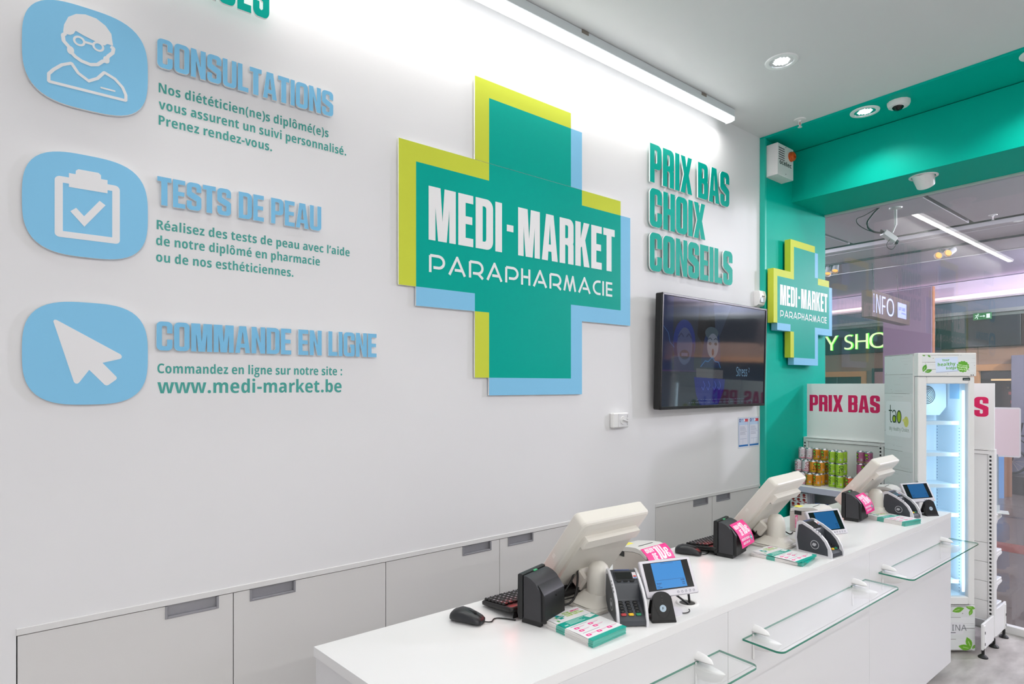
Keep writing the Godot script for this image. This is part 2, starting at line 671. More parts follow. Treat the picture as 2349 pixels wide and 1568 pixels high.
func _ready():
	# ---- camera: level, its lens shifted so that uprights stay upright
	var cam := Camera3D.new()
	cam.name = "camera"
	var rt := Vector3(0.78783, 0, 0.61589)
	var fw := Vector3(0.61589, 0, -0.78783)
	cam.transform = Transform3D(Basis(rt, Vector3.UP, -fw), Vector3(0, 1.68, 2.3))
	cam.projection = Camera3D.PROJECTION_FRUSTUM
	cam.near = 0.05
	cam.far = 100.0
	cam.size = 0.05 * 1568.0 / 1345.0
	cam.frustum_offset = Vector2(0, 0.05 * 100.0 / 1345.0)
	add_child(cam)
	cam.current = true
	# ---- surroundings: an indoor place, the world outside the mall is dark
	var we := WorldEnvironment.new()
	we.name = "environment"
	var env := Environment.new()
	env.background_mode = Environment.BG_COLOR
	env.background_color = Color(0.02, 0.02, 0.025)
	env.tonemap_mode = Environment.TONE_MAPPER_LINEAR
	env.tonemap_exposure = 0.95
	env.sdfgi_enabled = true
	env.ssao_enabled = true
	env.ssil_enabled = true
	we.environment = env
	add_child(we)
	# ---- the large lamps
	batten("fluorescent_batten", "long white fluorescent batten on ceiling along the sign wall", -0.45, 3.57, 0.105, 0.07, 2.1)
	batten("fluorescent_batten", "long white fluorescent batten on ceiling over the shop floor, out of frame", -1.2, 3.0, 3.7, 0.07, 6.2)
	batten("fluorescent_batten", "long white fluorescent batten on ceiling by the rear wall, out of frame", -1.2, 3.0, 5.6, 0.07, 6.0)
	for p in [[3.255, 0.62, "round recessed ceiling downlight glowing in the white ceiling"], [0.3, 0.62, "recessed ceiling downlight above the counter's near end, out of frame"], [1.75, 0.62, "recessed ceiling downlight above the counter's middle, out of frame"], [0.3, 1.9, "recessed ceiling downlight above the standing place, out of frame"], [1.75, 1.9, "recessed ceiling downlight before the counter's middle, out of frame"], [3.255, 1.9, "recessed ceiling downlight before the counter's far end, out of frame"], [1.75, 4.6, "recessed ceiling downlight at the back of the shop, out of frame"], [3.255, 4.6, "recessed ceiling downlight at the window end of the shop, out of frame"]]:
		downlight(p[0], p[1], CEIL, p[2], 0.45 if p[0] > 3.0 else 0.3, 60.0 if p[0] > 3.0 else 42.0)
	for p in [[4.258, 0.67, "round recessed downlight glowing in the green soffit"], [4.258, 1.55, "second recessed downlight along the green soffit, out of frame"], [4.258, 2.45, "third recessed downlight along the green soffit, out of frame"]]:
		downlight(p[0], p[1], 3.505, p[2], 0.62, 68.0)
	room()
	wall_signs()
	wall_fittings()
	portal_fittings()
	cabinets()
	counter()
	registers()
	gondola()
	fridge()
	mall()

# ---------------------------------------------------------------- lamps
func batten(called: String, label: String, x0: float, x1: float, z: float, w: float, energy: float):
	var t := thing(called, label, "ceiling lamp", Vector3((x0 + x1) / 2, CEIL, z))
	var l := x1 - x0
	part("housing", t, mat(Color(0.82, 0.85, 0.86), 0.4), Vector3(0, -0.028, 0), Vector3(l, 0.054, w), 0.004)
	var d := MB.new(Transform3D(Basis(Vector3.UP, PI / 2), Vector3(-l / 2 + 0.004, -0.055, 0)))
	d.extrude(v2([-w * 0.47, 0, -w * 0.5, -0.008, -w * 0.36, -0.022, -w * 0.2, -0.026, w * 0.2, -0.026, w * 0.36, -0.022, w * 0.5, -0.008, w * 0.47, 0]), 0, l - 0.008)
	obj("diffuser", [[d, glow(Color(1, 1, 1), 4.0)]], t)
	part("end_cap", t, mat(Color(0.88, 0.89, 0.9), 0.4), Vector3(l / 2 + 0.002, -0.04, 0), Vector3(0.006, 0.076, w * 0.98), 0.002)
	for k in 4:
		part("clip", t, mat(Color(0.55, 0.52, 0.48), 0.35, 0.7), Vector3(l / 2 - 0.35 - k * 1.05, -0.012, w / 2), Vector3(0.05, 0.018, 0.006), 0.001)
	var a := AreaLight3D.new()
	a.name = "batten_light"
	a.area_size = Vector2(l - 0.05, w * 0.8)
	a.light_energy = energy
	a.light_color = Color(1.0, 0.99, 0.975)
	a.shadow_enabled = true
	a.area_range = 14.0
	a.position = Vector3(0, -0.086, 0)
	a.rotation.x = -PI / 2
	t.add_child(a)

func downlight(x: float, z: float, y: float, label: String, energy: float, angle: float):
	var t := thing("downlight", label, "ceiling lamp", Vector3(x, y, z))
	var r := MB.new()
	r.lathe([Vector2(0.062, 0.0), Vector2(0.064, -0.006), Vector2(0.075, -0.008), Vector2(0.086, -0.005), Vector2(0.088, 0.0)], 32)
	obj("trim_ring", [[r, mat(Color(0.93, 0.94, 0.94), 0.35)]], t)
	var c := MB.new()
	c.lathe([Vector2(0.063, -0.004), Vector2(0.055, 0.02), Vector2(0.04, 0.034)], 28)
	obj("reflector", [[c, mat(Color(0.92, 0.94, 0.96), 0.18, 0.9)]], t)
	var g := MB.new()
	for i in range(-3, 4):
		for j in range(-3, 4):
			if i * i + j * j < 12:
				g.box(Vector3(i * 0.0125, 0.0, j * 0.0125), Vector3(0.0105, 0.006, 0.0105), 0.002)
	obj("lens", [[g, glow(Color(0.97, 0.99, 1.0), 3.2)]], t)
	var s := SpotLight3D.new()
	s.name = "downlight_beam"
	s.light_energy = energy
	s.light_color = Color(1.0, 0.99, 0.98)
	s.spot_angle = angle
	s.spot_angle_attenuation = 0.7
	s.spot_attenuation = 2.0
	s.spot_range = 14.0
	s.light_size = 0.05
	s.shadow_enabled = true
	s.position.y = -0.014
	s.rotation.x = -PI / 2
	t.add_child(s)

# ---------------------------------------------------------------- the shop's shell
func room():
	var paint := mat(Color(0.9, 0.9, 0.905), 0.6, 0.0, {"metallic_specular": 0.35})
	var up := [span(-1.42, 0.951, -0.12, 4.137, CEIL, 0.0), paint]
	var fill := [span(-1.42, 0.0, -0.12, -0.0886, 0.951, 0.0), paint]
	var fill2 := [span(2.325, 0.0, -0.12, 2.917, 0.951, 0.0), paint]
	var backing := [span(-0.0886, 0.0, -0.4, 2.325, 0.951, -0.36), paint]
	var backing2 := [span(2.917, 0.0, -0.4, 4.137, 0.951, -0.36), paint]
	struct("wall_left", [up, fill, fill2, backing, backing2])
	# floor of grey vinyl planks, worn
	var n := FastNoiseLite.new()
	n.seed = 5
	n.frequency = 0.012
	n.fractal_octaves = 5
	var nt := NoiseTexture2D.new()
	nt.width = 512
	nt.height = 512
	nt.seamless = true
	nt.noise = n
	var gr := Gradient.new()
	gr.set_color(0, Color(0.6, 0.58, 0.565))
	gr.set_color(1, Color(0.8, 0.785, 0.77))
	nt.color_ramp = gr
	var fm := StandardMaterial3D.new()
	fm.albedo_texture = nt
	fm.uv1_triplanar = true
	fm.uv1_world_triplanar = true
	fm.uv1_scale = Vector3(0.5, 0.5, 1.3)
	fm.roughness = 0.38
	struct("floor", [[span(-1.42, -0.1, -0.12, 5.2, 0.0, 6.6), fm]])
	struct("ceiling", [[span(-1.42, CEIL, -0.12, 4.155, CEIL + 0.12, 6.6), mat(Color(0.86, 0.87, 0.87), 0.7)]])
	struct("wall_back", [[span(-1.42, 0, 0.0, -1.3, CEIL, 6.6), paint]])
	struct("wall_right", [[span(-1.3, 0, 6.5, 5.2, CEIL, 6.62), paint]])
	# green portal round the shop window
	var g := mat(PORTAL, 0.42, 0.0, {"metallic_specular": 0.2})
	struct("wall_front", [[span(4.1385, 0, -0.12, 5.13, 3.6, 0.03), g], [span(4.137, 0, 0.0, 4.16, 3.508, 0.04, 0.001), mat(PORTAL.lightened(0.04), 0.42)]])
	var beam := MB.new(Transform3D(Basis(Vector3.UP, 0.012), Vector3(4.56, 0, 0.03)))
	beam.box(Vector3(0.285, 3.307, 3.26), Vector3(0.57, 0.386, 6.54), 0.001)
	struct("trim_2", [[beam, g]])
	var sof := MB.new(Transform3D(Basis(Vector3.UP, 0.012), Vector3(4.14, 0, 0.03)))
	sof.box(Vector3(0.25, 3.552, 3.26), Vector3(0.5, 0.094, 6.54), 0.001)
	struct("trim_3", [[sof, g]])
	# shop window
	var w := Node3D.new()
	w.name = "window_1"
	add_child(w)
	w.set_meta("kind", "structure")
	var glass := mat(Color(0.9, 0.97, 0.95, 0.03), 0.0, 0.0, {"transparency": BaseMaterial3D.TRANSPARENCY_ALPHA, "metallic_specular": 0.6})
	obj("pane", [[span(5.125, 0.05, 0.03, 5.131, 3.112, 6.5), glass]], w)
	obj("bottom_rail", [[span(5.1, 0.0, 0.03, 5.15, 0.05, 6.5, 0.002), mat(WHITE, 0.4)]], w)
	obj("top_rail", [[span(5.112, 3.1, 0.03, 5.142, 3.114, 6.5, 0.002), mat(Color(0.75, 0.8, 0.78), 0.4)]], w)

# ---------------------------------------------------------------- signs on the white wall
func cross_shapes() -> Dictionary:
	var y_v := rect2(1.5636, 1.718, 2.187, 3.141)
	var y_h := rect2(1.1675, 2.1145, 2.583, 2.7455)
	var b_v := rect2(1.646, 1.633, 2.27, 3.059)
	var b_h := rect2(1.2515, 2.0305, 2.6668, 2.6625)
	var yc := plus([y_v], y_h)
	var bc := plus([b_v], b_h)
	return {"lime": minus(yc, bc[0]), "blue": minus(bc, yc[0]), "teal": both(yc, bc[0])}

func cross_sign(called: String, label: String, at: Vector3, k: float, z0: float, z1: float, coloured_edge: bool, seam: bool):
	var t := thing(called, label, "sign", at)
	var tf := Transform2D(Vector2(k, 0), Vector2(0, k), -Vector2(1.917, 2.387) * k)
	var sh := cross_shapes()
	var pale := mat(Color(0.93, 0.93, 0.93), 0.4)
	for f in [["lime", LIME, "lime_field"], ["blue", SKYB, "blue_field"], ["teal", TEAL, "teal_field"]]:
		var m := mat(f[1], 0.45, 0.0, {"metallic_specular": 0.2})
		for p in sh[f[0]]:
			var q: PackedVector2Array = p
			var pieces := [q]
			if seam:
				pieces = both([q], rect2(0, 0, 9, 2.7448))
				pieces.append_array(both([q], rect2(0, 2.7462, 9, 9)))
			for piece in pieces:
				var a := MB.new()
				var e := MB.new()
				a.extrude(tf * (piece as PackedVector2Array), z0, z1, e)
				obj(f[2], [[a, m], [e, m if coloured_edge else pale]], t)
	var d := 0.0008
	var wm := mat(Color(0.92, 0.92, 0.92), 0.5)
	var big := block_line("MEDI-MARKET", 1.3146, 2.531, 2.3297, 0.2397, 0.065)
	for g in big:
		var l := MB.new()
		for p in g[1]:
			l.extrude(tf * (p as PackedVector2Array), z1, z1 + d)
		obj("letter", [[l, wm]], t)
	for g in thin_line("PARAPHARMACIE", 1.3146, 2.5105, 2.186, 0.081, 0.0125):
		var l := MB.new()
		for p in g[1]:
			l.extrude(tf * (p as PackedVector2Array), z1, z1 + d)
		obj("letter", [[l, wm]], t)

func wall_signs():
	cross_sign("cross_sign", "large flat pharmacy cross in teal, lime and blue reading MEDI-MARKET on the white wall", Vector3(1.917, 2.387, 0), 1.0, 0.006, 0.016, false, true)
	cross_sign("cross_sign", "small thick pharmacy cross in teal, lime and blue mounted on the green portal wall", Vector3(4.634, 2.317, 0), 0.632, 0.048, 0.094, true, false)
	var pale := mat(Color(0.93, 0.93, 0.93), 0.4)
	var teal := mat(TEAL, 0.45, 0.0, {"metallic_specular": 0.2})
	var blue := mat(Color(0.50, 0.755, 0.9), 0.45, 0.0, {"metallic_specular": 0.2})
	for s in [
		["CONSULTATIONS", 0.2742, 0.8795, 2.751, 0.098, 0.016, blue, "raised light blue lettering CONSULTATIONS beside the top icon panel"],
		["TESTS DE PEAU", 0.2742, 0.8313, 2.288, 0.0955, 0.016, blue, "raised light blue lettering TESTS DE PEAU beside the clipboard panel"],
		["COMMANDE EN LIGNE", 0.2718, 1.0655, 1.7985, 0.0975, 0.016, blue, "raised light blue lettering COMMANDE EN LIGNE beside the arrow panel"],
		["SERVICES", 0.18, 0.6254, 3.0245, 0.17, 0.05, teal, "raised green lettering SERVICES cut off by the top of the picture"],
		["PRIX BAS", 2.8394, 3.6964, 2.914, 0.2345, 0.022, teal, "raised green lettering PRIX BAS, top line of three right of the big cross"],
		["CHOIX", 2.8378, 3.4114, 2.646, 0.2335, 0.022, teal, "raised green lettering CHOIX, middle line of three right of the big cross"],
		["CONSEILS", 2.8378, 3.7361, 2.377, 0.2335, 0.022, teal, "raised green lettering CONSEILS, bottom line of three above the television"],
	]:
		var t := thing("raised_lettering", s[7], "lettering", Vector3((s[1] + s[2]) / 2, s[3], 0))
		raised(t, block_line(s[0], s[1] - t.position.x, s[2] - t.position.x, 0, s[4], 0.05, 0.16 if s[6] == blue else 0.185), s[5] - 0.009, s[5], s[6], pale)
	# lettering laid flat on the wall
	var ink := mat(Color(0.24, 0.63, 0.59), 0.5)
	for s in [
		["green wall text about dieticians below the heading CONSULTATIONS", [["Nos diététicien(ne)s diplômé(e)s", 0.2801, 0.8663, 2.6723], ["vous assurent un suivi personnalisé.", 0.2801, 0.9396, 2.6168], ["Prenez rendez-vous.", 0.2801, 0.6487, 2.5631]], 0.0323],
		["green wall text about skin tests below the heading TESTS DE PEAU", [["Réalisez des tests de peau avec l’aide", 0.2742, 0.9544, 2.2084], ["de notre diplômé en pharmacie", 0.2725, 0.8313, 2.1551], ["ou de nos esthéticiennes.", 0.2725, 0.7282, 2.099]], 0.0315],
		["green wall text about ordering online below the heading COMMANDE EN LIGNE", [["Commandez en ligne sur notre site :", 0.2763, 0.9223, 1.722]], 0.0323],
		["larger green web address on the wall below the ordering text", [["www.medi-market.be", 0.2763, 0.92, 1.654]], 0.0485],
	]:
		var t := thing("wall_text", s[0], "lettering", Vector3(0.28, s[1][0][3], 0))
		for line in s[1]:
			obj("text_line", [[type_mb(line[0], line[1] - 0.28, line[2] - 0.28, line[3] - t.position.y, s[2], 0.0008), ink]], t)
	# the three icon panels
	var sq := PackedVector2Array()
	for k in 72:
		var a := TAU * k / 72
		var c := cos(a)
		var n := sin(a)
		var r := pow(pow(absf(c), 3.1) + pow(absf(n), 3.1), -1.0 / 3.1)
		sq.append(Vector2(c * r, n * r) * 0.161)
	for s in [[2.7108, "light blue rounded panel with a white bespectacled man pictogram", 0], [2.2455, "light blue rounded panel with a white ticked clipboard pictogram", 1], [1.781, "light blue rounded panel with a white cursor arrow pictogram", 2]]:
		var t := thing("icon_panel", s[1], "sign", Vector3(0.0862, s[0], 0))
		var f := MB.new()
		var e := MB.new()
		f.extrude(sq, 0.004, 0.014, e)
		obj("panel", [[f, mat(SKYB, 0.45, 0.0, {"metallic_specular": 0.2})], [e, pale]], t)
		var o := -Vector2(0.0862, s[0])
		var list := []
		if s[2] == 0:
			list.append(v2([0.0232, 2.7766, 0.0255, 2.798, 0.036, 2.8257, 0.0555, 2.8425, 0.079, 2.85, 0.107, 2.848, 0.1312, 2.834, 0.1465, 2.8134, 0.1512, 2.777, 0.1356, 2.7774, 0.129, 2.7696, 0.1004, 2.7755, 0.0746, 2.782, 0.0542, 2.7893, 0.0491, 2.778, 0.0408, 2.7713, 0.0262, 2.7706]))
			var lines := [v2([0.0290, 2.772, 0.0225, 2.764, 0.0245, 2.7468, 0.0365, 2.7345, 0.044, 2.718, 0.053, 2.7085, 0.069, 2.6998, 0.0918, 2.6962, 0.1105, 2.7025, 0.1235, 2.7175, 0.133, 2.722, 0.1381, 2.7384, 0.1505, 2.7539, 0.1525, 2.769, 0.1446, 2.772])]
			lines.append(v2([-0.0118, 2.6103, -0.0118, 2.6335, -0.0005, 2.6497, 0.02, 2.6714, 0.0438, 2.6845, 0.0608, 2.6591, 0.0875, 2.6429, 0.1102, 2.6585, 0.128, 2.6834, 0.1561, 2.6716, 0.1768, 2.6507, 0.1859, 2.6284, 0.1859, 2.6103, -0.0118, 2.6103]))
			for l in lines:
				for p in stroke(l, 0.01, true):
					if l == lines[1] and not Geometry2D.is_polygon_clockwise(p):
						list.append(p)
			for x in [0.0632, 0.1122]:
				var ring := disc2(x, 2.7605, 0.0158, 0.0158)
				list.append_array(minus([ring], disc2(x, 2.7605, 0.0098, 0.0098, 20)))
			list.append(rect2(0.076, 2.759, 0.099, 2.766))
			list.append(rect2(0.1179, 2.6295, 0.1572, 2.6345))
			list.append_array([disc2(0.0415, 2.724, 0.009, 0.0125), disc2(0.1335, 2.7255, 0.0085, 0.0115)])
			# the shoulders' line runs round: keep it as a ring
			var outer := Geometry2D.offset_polygon(lines[1].slice(0, 13), 0.0043, Geometry2D.JOIN_ROUND)
			var inner := Geometry2D.offset_polygon(lines[1].slice(0, 13), -0.0043, Geometry2D.JOIN_MITER)
			list = list.filter(func(p): return not wide(p))
			list.append_array(minus([outer[0]], inner[0]))
			for p in stroke(lines[0], 0.01, true):
				if not Geometry2D.is_polygon_clockwise(p):
					list.append(p)
		elif s[2] == 1:
			var clip := [rr(0.0024, 2.139, 0.1695, 2.327, [0.012, 0.012, 0.014, 0.014])]
			clip = minus(clip, rect2(0.0225, 2.1582, 0.149, 2.308))
			list.append_array(clip)
			list.append(v2([0.0374, 2.2978, 0.1365, 2.2978, 0.1365, 2.34, 0.1195, 2.34, 0.1193, 2.352, 0.113, 2.358, 0.061, 2.358, 0.0548, 2.352, 0.0542, 2.3409, 0.0374, 2.3409]))
			list.append(v2([0.0408, 2.2228, 0.0555, 2.236, 0.0757, 2.2132, 0.1157, 2.2697, 0.1312, 2.2581, 0.0763, 2.1806]))
		else:
			list.append(v2([-0.001, 1.878, 0.002, 1.8825, 0.0065, 1.8825, 0.0126, 1.8789, 0.1716, 1.7815, 0.175, 1.7755, 0.1735, 1.769, 0.1684, 1.766, 0.1232, 1.7529, 0.1603, 1.7085, 0.1615, 1.7035, 0.159, 1.699, 0.1389, 1.682, 0.134, 1.6803, 0.129, 1.6825, 0.0887, 1.7298, 0.0628, 1.6893, 0.0585, 1.686, 0.053, 1.687, 0.0495, 1.6924]))
		var w := MB.new()
		for p in apart(list):
			w.extrude(Transform2D(0, o) * (p as PackedVector2Array), 0.014, 0.0146)
		obj("pictogram", [[w, mat(Color(0.9, 0.9, 0.905), 0.5)]], t)

func wide(p: PackedVector2Array) -> bool:
	var lo := 9.0
	var hi := -9.0
	for q in p:
		lo = minf(lo, q.x)
		hi = maxf(hi, q.x)
	return hi - lo > 0.14

# ---------------------------------------------------------------- things on the walls and ceiling
func wall_fittings():
	var black := mat(Color(0.035, 0.037, 0.04), 0.3)
	# television, tipped a little forward at its top
	var t := thing("television", "black wall television showing nesting dolls and the word Stress", "television", Vector3(3.46, 1.885, 0.088))
	t.rotation.x = 0.028
	t.rotation.y = 0.02
	var pic := Pic.new(640, 360, Color(0.1, 0.13, 0.18))
	for y in 360:
		pic.rect(0, y, 640, 1, Color(0.08, 0.1, 0.15).lerp(Color(0.13, 0.17, 0.22), y / 360.0))
	pic.poly(v2([200, 0, 330, 0, 285, 120, 225, 150, 190, 120]), Color(0.03, 0.03, 0.045))
	pic.poly(v2([285, 0, 400, 0, 330, 110, 300, 130]), Color(0.14, 0.18, 0.25))
	pic.rect(0, 0, 55, 240, Color(0.03, 0.1, 0.25))
	pic.ellipse(118, 150, 62, 78, Color(0.03, 0.12, 0.38))
	pic.rect(62, 150, 112, 90, Color(0.05, 0.06, 0.25))
	pic.ellipse(120, 160, 43, 62, Color(0.2, 0.24, 0.37))
	pic.line([Vector2(84, 132), Vector2(100, 118), Vector2(112, 128)], 5, Color(0.14, 0.16, 0.28))
	pic.line([Vector2(130, 128), Vector2(142, 118), Vector2(158, 132)], 5, Color(0.14, 0.16, 0.28))
	pic.ellipse(120, 188, 26, 16, Color(0.12, 0.12, 0.2))
	pic.rect(102, 182, 36, 11, Color(0.25, 0.28, 0.4))
	pic.rect(0, 240, 190, 4, Color(0.2, 0.12, 0.3))
	pic.line([Vector2(5, 100), Vector2(30, 120), Vector2(40, 150), Vector2(62, 165)], 2, Color(0.2, 0.36, 0.55))
	pic.poly(v2([212, 228, 232, 130, 250, 100, 275, 88, 300, 92, 322, 112, 330, 150, 336, 228]), Color(0.06, 0.13, 0.27))
	pic.ellipse(276, 108, 40, 22, Color(0.2, 0.26, 0.3))
	pic.ellipse(284, 152, 35, 43, Color(0.36, 0.39, 0.45))
	for x in [267, 302]:
		pic.ellipse(x, 145, 9, 5, Color(0.12, 0.14, 0.18))
		pic.line([Vector2(x - 11, 130), Vector2(x, 125), Vector2(x + 11, 131)], 3, Color(0.16, 0.2, 0.25))
	pic.ellipse(285, 174, 7, 12, Color(0.2, 0.05, 0.08))
	pic.line([Vector2(214, 226), Vector2(240, 205), Vector2(258, 208), Vector2(282, 192), Vector2(300, 206), Vector2(322, 208), Vector2(335, 228)], 3, Color(0.15, 0.4, 0.62))
	pic.poly(v2([188, 232, 352, 236, 352, 266, 190, 264]), Color(0.3, 0.3, 0.32))
	pic.poly(v2([176, 262, 366, 268, 362, 300, 345, 330, 325, 358, 215, 358, 190, 320]), Color(0.06, 0.1, 0.42))
	for x in [232, 262, 300, 330]:
		pic.line([Vector2(x, 276), Vector2(x + 10, 290), Vector2(x, 306), Vector2(x - 9, 296)], 2, Color(0.3, 0.4, 0.75))
	type_pic(pic, "Stress", Transform2D(Vector2(21, 0), Vector2(0, -34), Vector2(440, 256)), Color(0.42, 0.58, 0.7), "Droid Sans", 400)
	type_pic(pic, "2", Transform2D(Vector2(12, 0), Vector2(0, -16), Vector2(524, 240)), Color(0.42, 0.58, 0.7), "Droid Sans", 400)
	for k in 34:
		pic.rect(196 + k * 9.0 + (k % 3), 338, 6 - k % 2, 2, Color(0.4, 0.45, 0.55))
		pic.rect(150 + k * 12.0 + (k % 2) * 2, 348, 8 - k % 3, 2, Color(0.4, 0.45, 0.55))
	var tv := pic.tex()
	var sm := StandardMaterial3D.new()
	sm.albedo_color = Color(0.02, 0.02, 0.025)
	sm.roughness = 0.06
	sm.metallic_specular = 0.75
	sm.emission_enabled = true
	sm.emission = Color(1, 1, 1)
	sm.emission_operator = BaseMaterial3D.EMISSION_OP_MULTIPLY
	sm.emission_texture = tv
	sm.emission_energy_multiplier = 0.75
	sm.texture_repeat = false
	part("case", t, black, Vector3(0, 0, -0.026), Vector3(1.235, 0.7, 0.05), 0.006)
	for s in [[0, 0.343, 1.235, 0.014], [0, -0.341, 1.235, 0.018], [-0.611, 0, 0.013, 0.7], [0.611, 0, 0.013, 0.7]]:
		part("bezel", t, black, Vector3(s[0], s[1], 0.0), Vector3(s[2], s[3], 0.01), 0.002)
	var sc := MB.new()
	sc.face([Vector3(-0.606, -0.334, 0.0), Vector3(0.606, -0.334, 0.0), Vector3(0.606, 0.338, 0.0), Vector3(-0.606, 0.338, 0.0)], Vector3.BACK, [Vector2(0, 1), Vector2(1, 1), Vector2(1, 0), Vector2(0, 0)])
	obj("screen", [[sc, sm]], t)
	part("wall_mount", t, black, Vector3(0, 0, -0.068), Vector3(0.5, 0.4, 0.036), 0.003)
	# motion detector in the corner
	t = thing("motion_detector", "small white motion detector above the television's corner", "detector", Vector3(4.105, 2.32, 0))
	var body := MB.new(Transform3D(Basis(Vector3.UP, PI / 2), Vector3(-0.05, 0, 0)))
	body.extrude(v2([0, -0.055, -0.02, -0.055, -0.035, -0.045, -0.045, -0.01, -0.048, 0.02, -0.04, 0.055, 0, 0.055]), 0, 0.085)
	obj("body", [[body, mat(Color(0.93, 0.93, 0.93), 0.4)]], t)
	part("lens", t, mat(Color(0.72, 0.76, 0.82), 0.3), Vector3(-0.007, -0.014, 0.046), Vector3(0.06, 0.034, 0.006), 0.002)
	part("sensor_slot", t, mat(Color(0.2, 0.22, 0.25), 0.3), Vector3(-0.007, 0.014, 0.049), Vector3(0.03, 0.007, 0.004), 0.001)
	# thermostat
	t = thing("thermostat", "white room thermostat with a round knob below the big cross", "thermostat", Vector3(2.573, 1.4375, 0))
	part("body", t, mat(Color(0.92, 0.92, 0.915), 0.4), Vector3(0, 0.043, 0.015), Vector3(0.134, 0.086, 0.03), 0.006)
	part("front_panel", t, mat(Color(0.88, 0.88, 0.885), 0.4), Vector3(0.02, 0.043, 0.031), Vector3(0.09, 0.076, 0.003), 0.001)
	var kn := MB.new(Transform3D(Basis(Vector3.RIGHT, PI / 2), Vector3(0.012, 0.043, 0.032)))
	kn.lathe([Vector2(0.024, 0), Vector2(0.0225, 0.004), Vector2(0.0, 0.0045)], 24)
	obj("knob", [[kn, mat(Color(0.9, 0.9, 0.9), 0.35)]], t)
	part("pointer", t, mat(Color(0.91, 0.91, 0.91), 0.35), Vector3(0.012, 0.043, 0.041), Vector3(0.04, 0.007, 0.01), 0.002, Transform3D(Basis(Vector3.BACK, -0.25), Vector3(0.003, 0.003, 0)))
	part("slider_slot", t, mat(Color(0.45, 0.45, 0.46), 0.5), Vector3(0.049, 0.043, 0.0322), Vector3(0.0025, 0.06, 0.001), 0)
	for s in [-0.009, 0.009]:
		part("slider", t, mat(Color(0.92, 0.92, 0.92), 0.4), Vector3(0.05, 0.043 + s, 0.035), Vector3(0.01, 0.01, 0.005), 0.002)
	# two notices in clear sleeves
	for k in 2:
		var p := Pic.new(128, 224, Color(0.84, 0.85, 0.9))
		p.rect(6, 4, 116, 30, Color(0.66, 0.76, 0.88))
		p.ellipse(20, 18, 11, 13, Color(0.25, 0.25, 0.5))
		p.ellipse(20, 18, 5, 7, Color(0.75, 0.8, 0.9))
		p.rect(36, 10, 26, 3, Color(0.4, 0.4, 0.6))
		p.rect(76, 8, 46, 22, Color(0.82, 0.25, 0.3))
		p.ellipse(76, 18, 8, 9, Color(0.95, 0.95, 0.98))
		p.rect(6, 34, 116, 20, Color(0.72, 0.8, 0.9))
		for x in [4, 120]:
			p.rect(x, 30, 4, 184, Color(0.4, 0.56, 0.78))
		for y in 7:
			p.rect(20, 66 + y * 9 + (3 if y > 3 else 0), 60 + (y * 37) % 30, 3, Color(0.62, 0.63, 0.7))
		p.rect(20, 158, 86, 2, Color(0.55, 0.6, 0.72))
		p.rect(56, 158, 2, 40, Color(0.6, 0.66, 0.76))
		p.rect(4, 204, 120, 13, Color(0.12, 0.42, 0.7))
		var nm := print_mat(p.tex(), 0.4)
		t = thing("notice", ["white notice with blue border and red badge, left of the pair below the television", "white notice with blue border and red badge, nearest the green wall below the television"][k], "notice", Vector3(3.911 + k * 0.142, 1.342, 0))
		var s := MB.new()
		s.face([Vector3(-0.066, -0.106, 0.002), Vector3(0.066, -0.106, 0.002), Vector3(0.066, 0.106, 0.002), Vector3(-0.066, 0.106, 0.002)], Vector3.BACK, [Vector2(0, 1), Vector2(1, 1), Vector2(1, 0), Vector2(0, 0)])
		obj("sheet", [[s, nm]], t)
		part("sleeve", t, mat(Color(0.85, 0.88, 0.9), 0.2), Vector3(0, 0, 0.0008), Vector3(0.14, 0.222, 0.0014), 0)

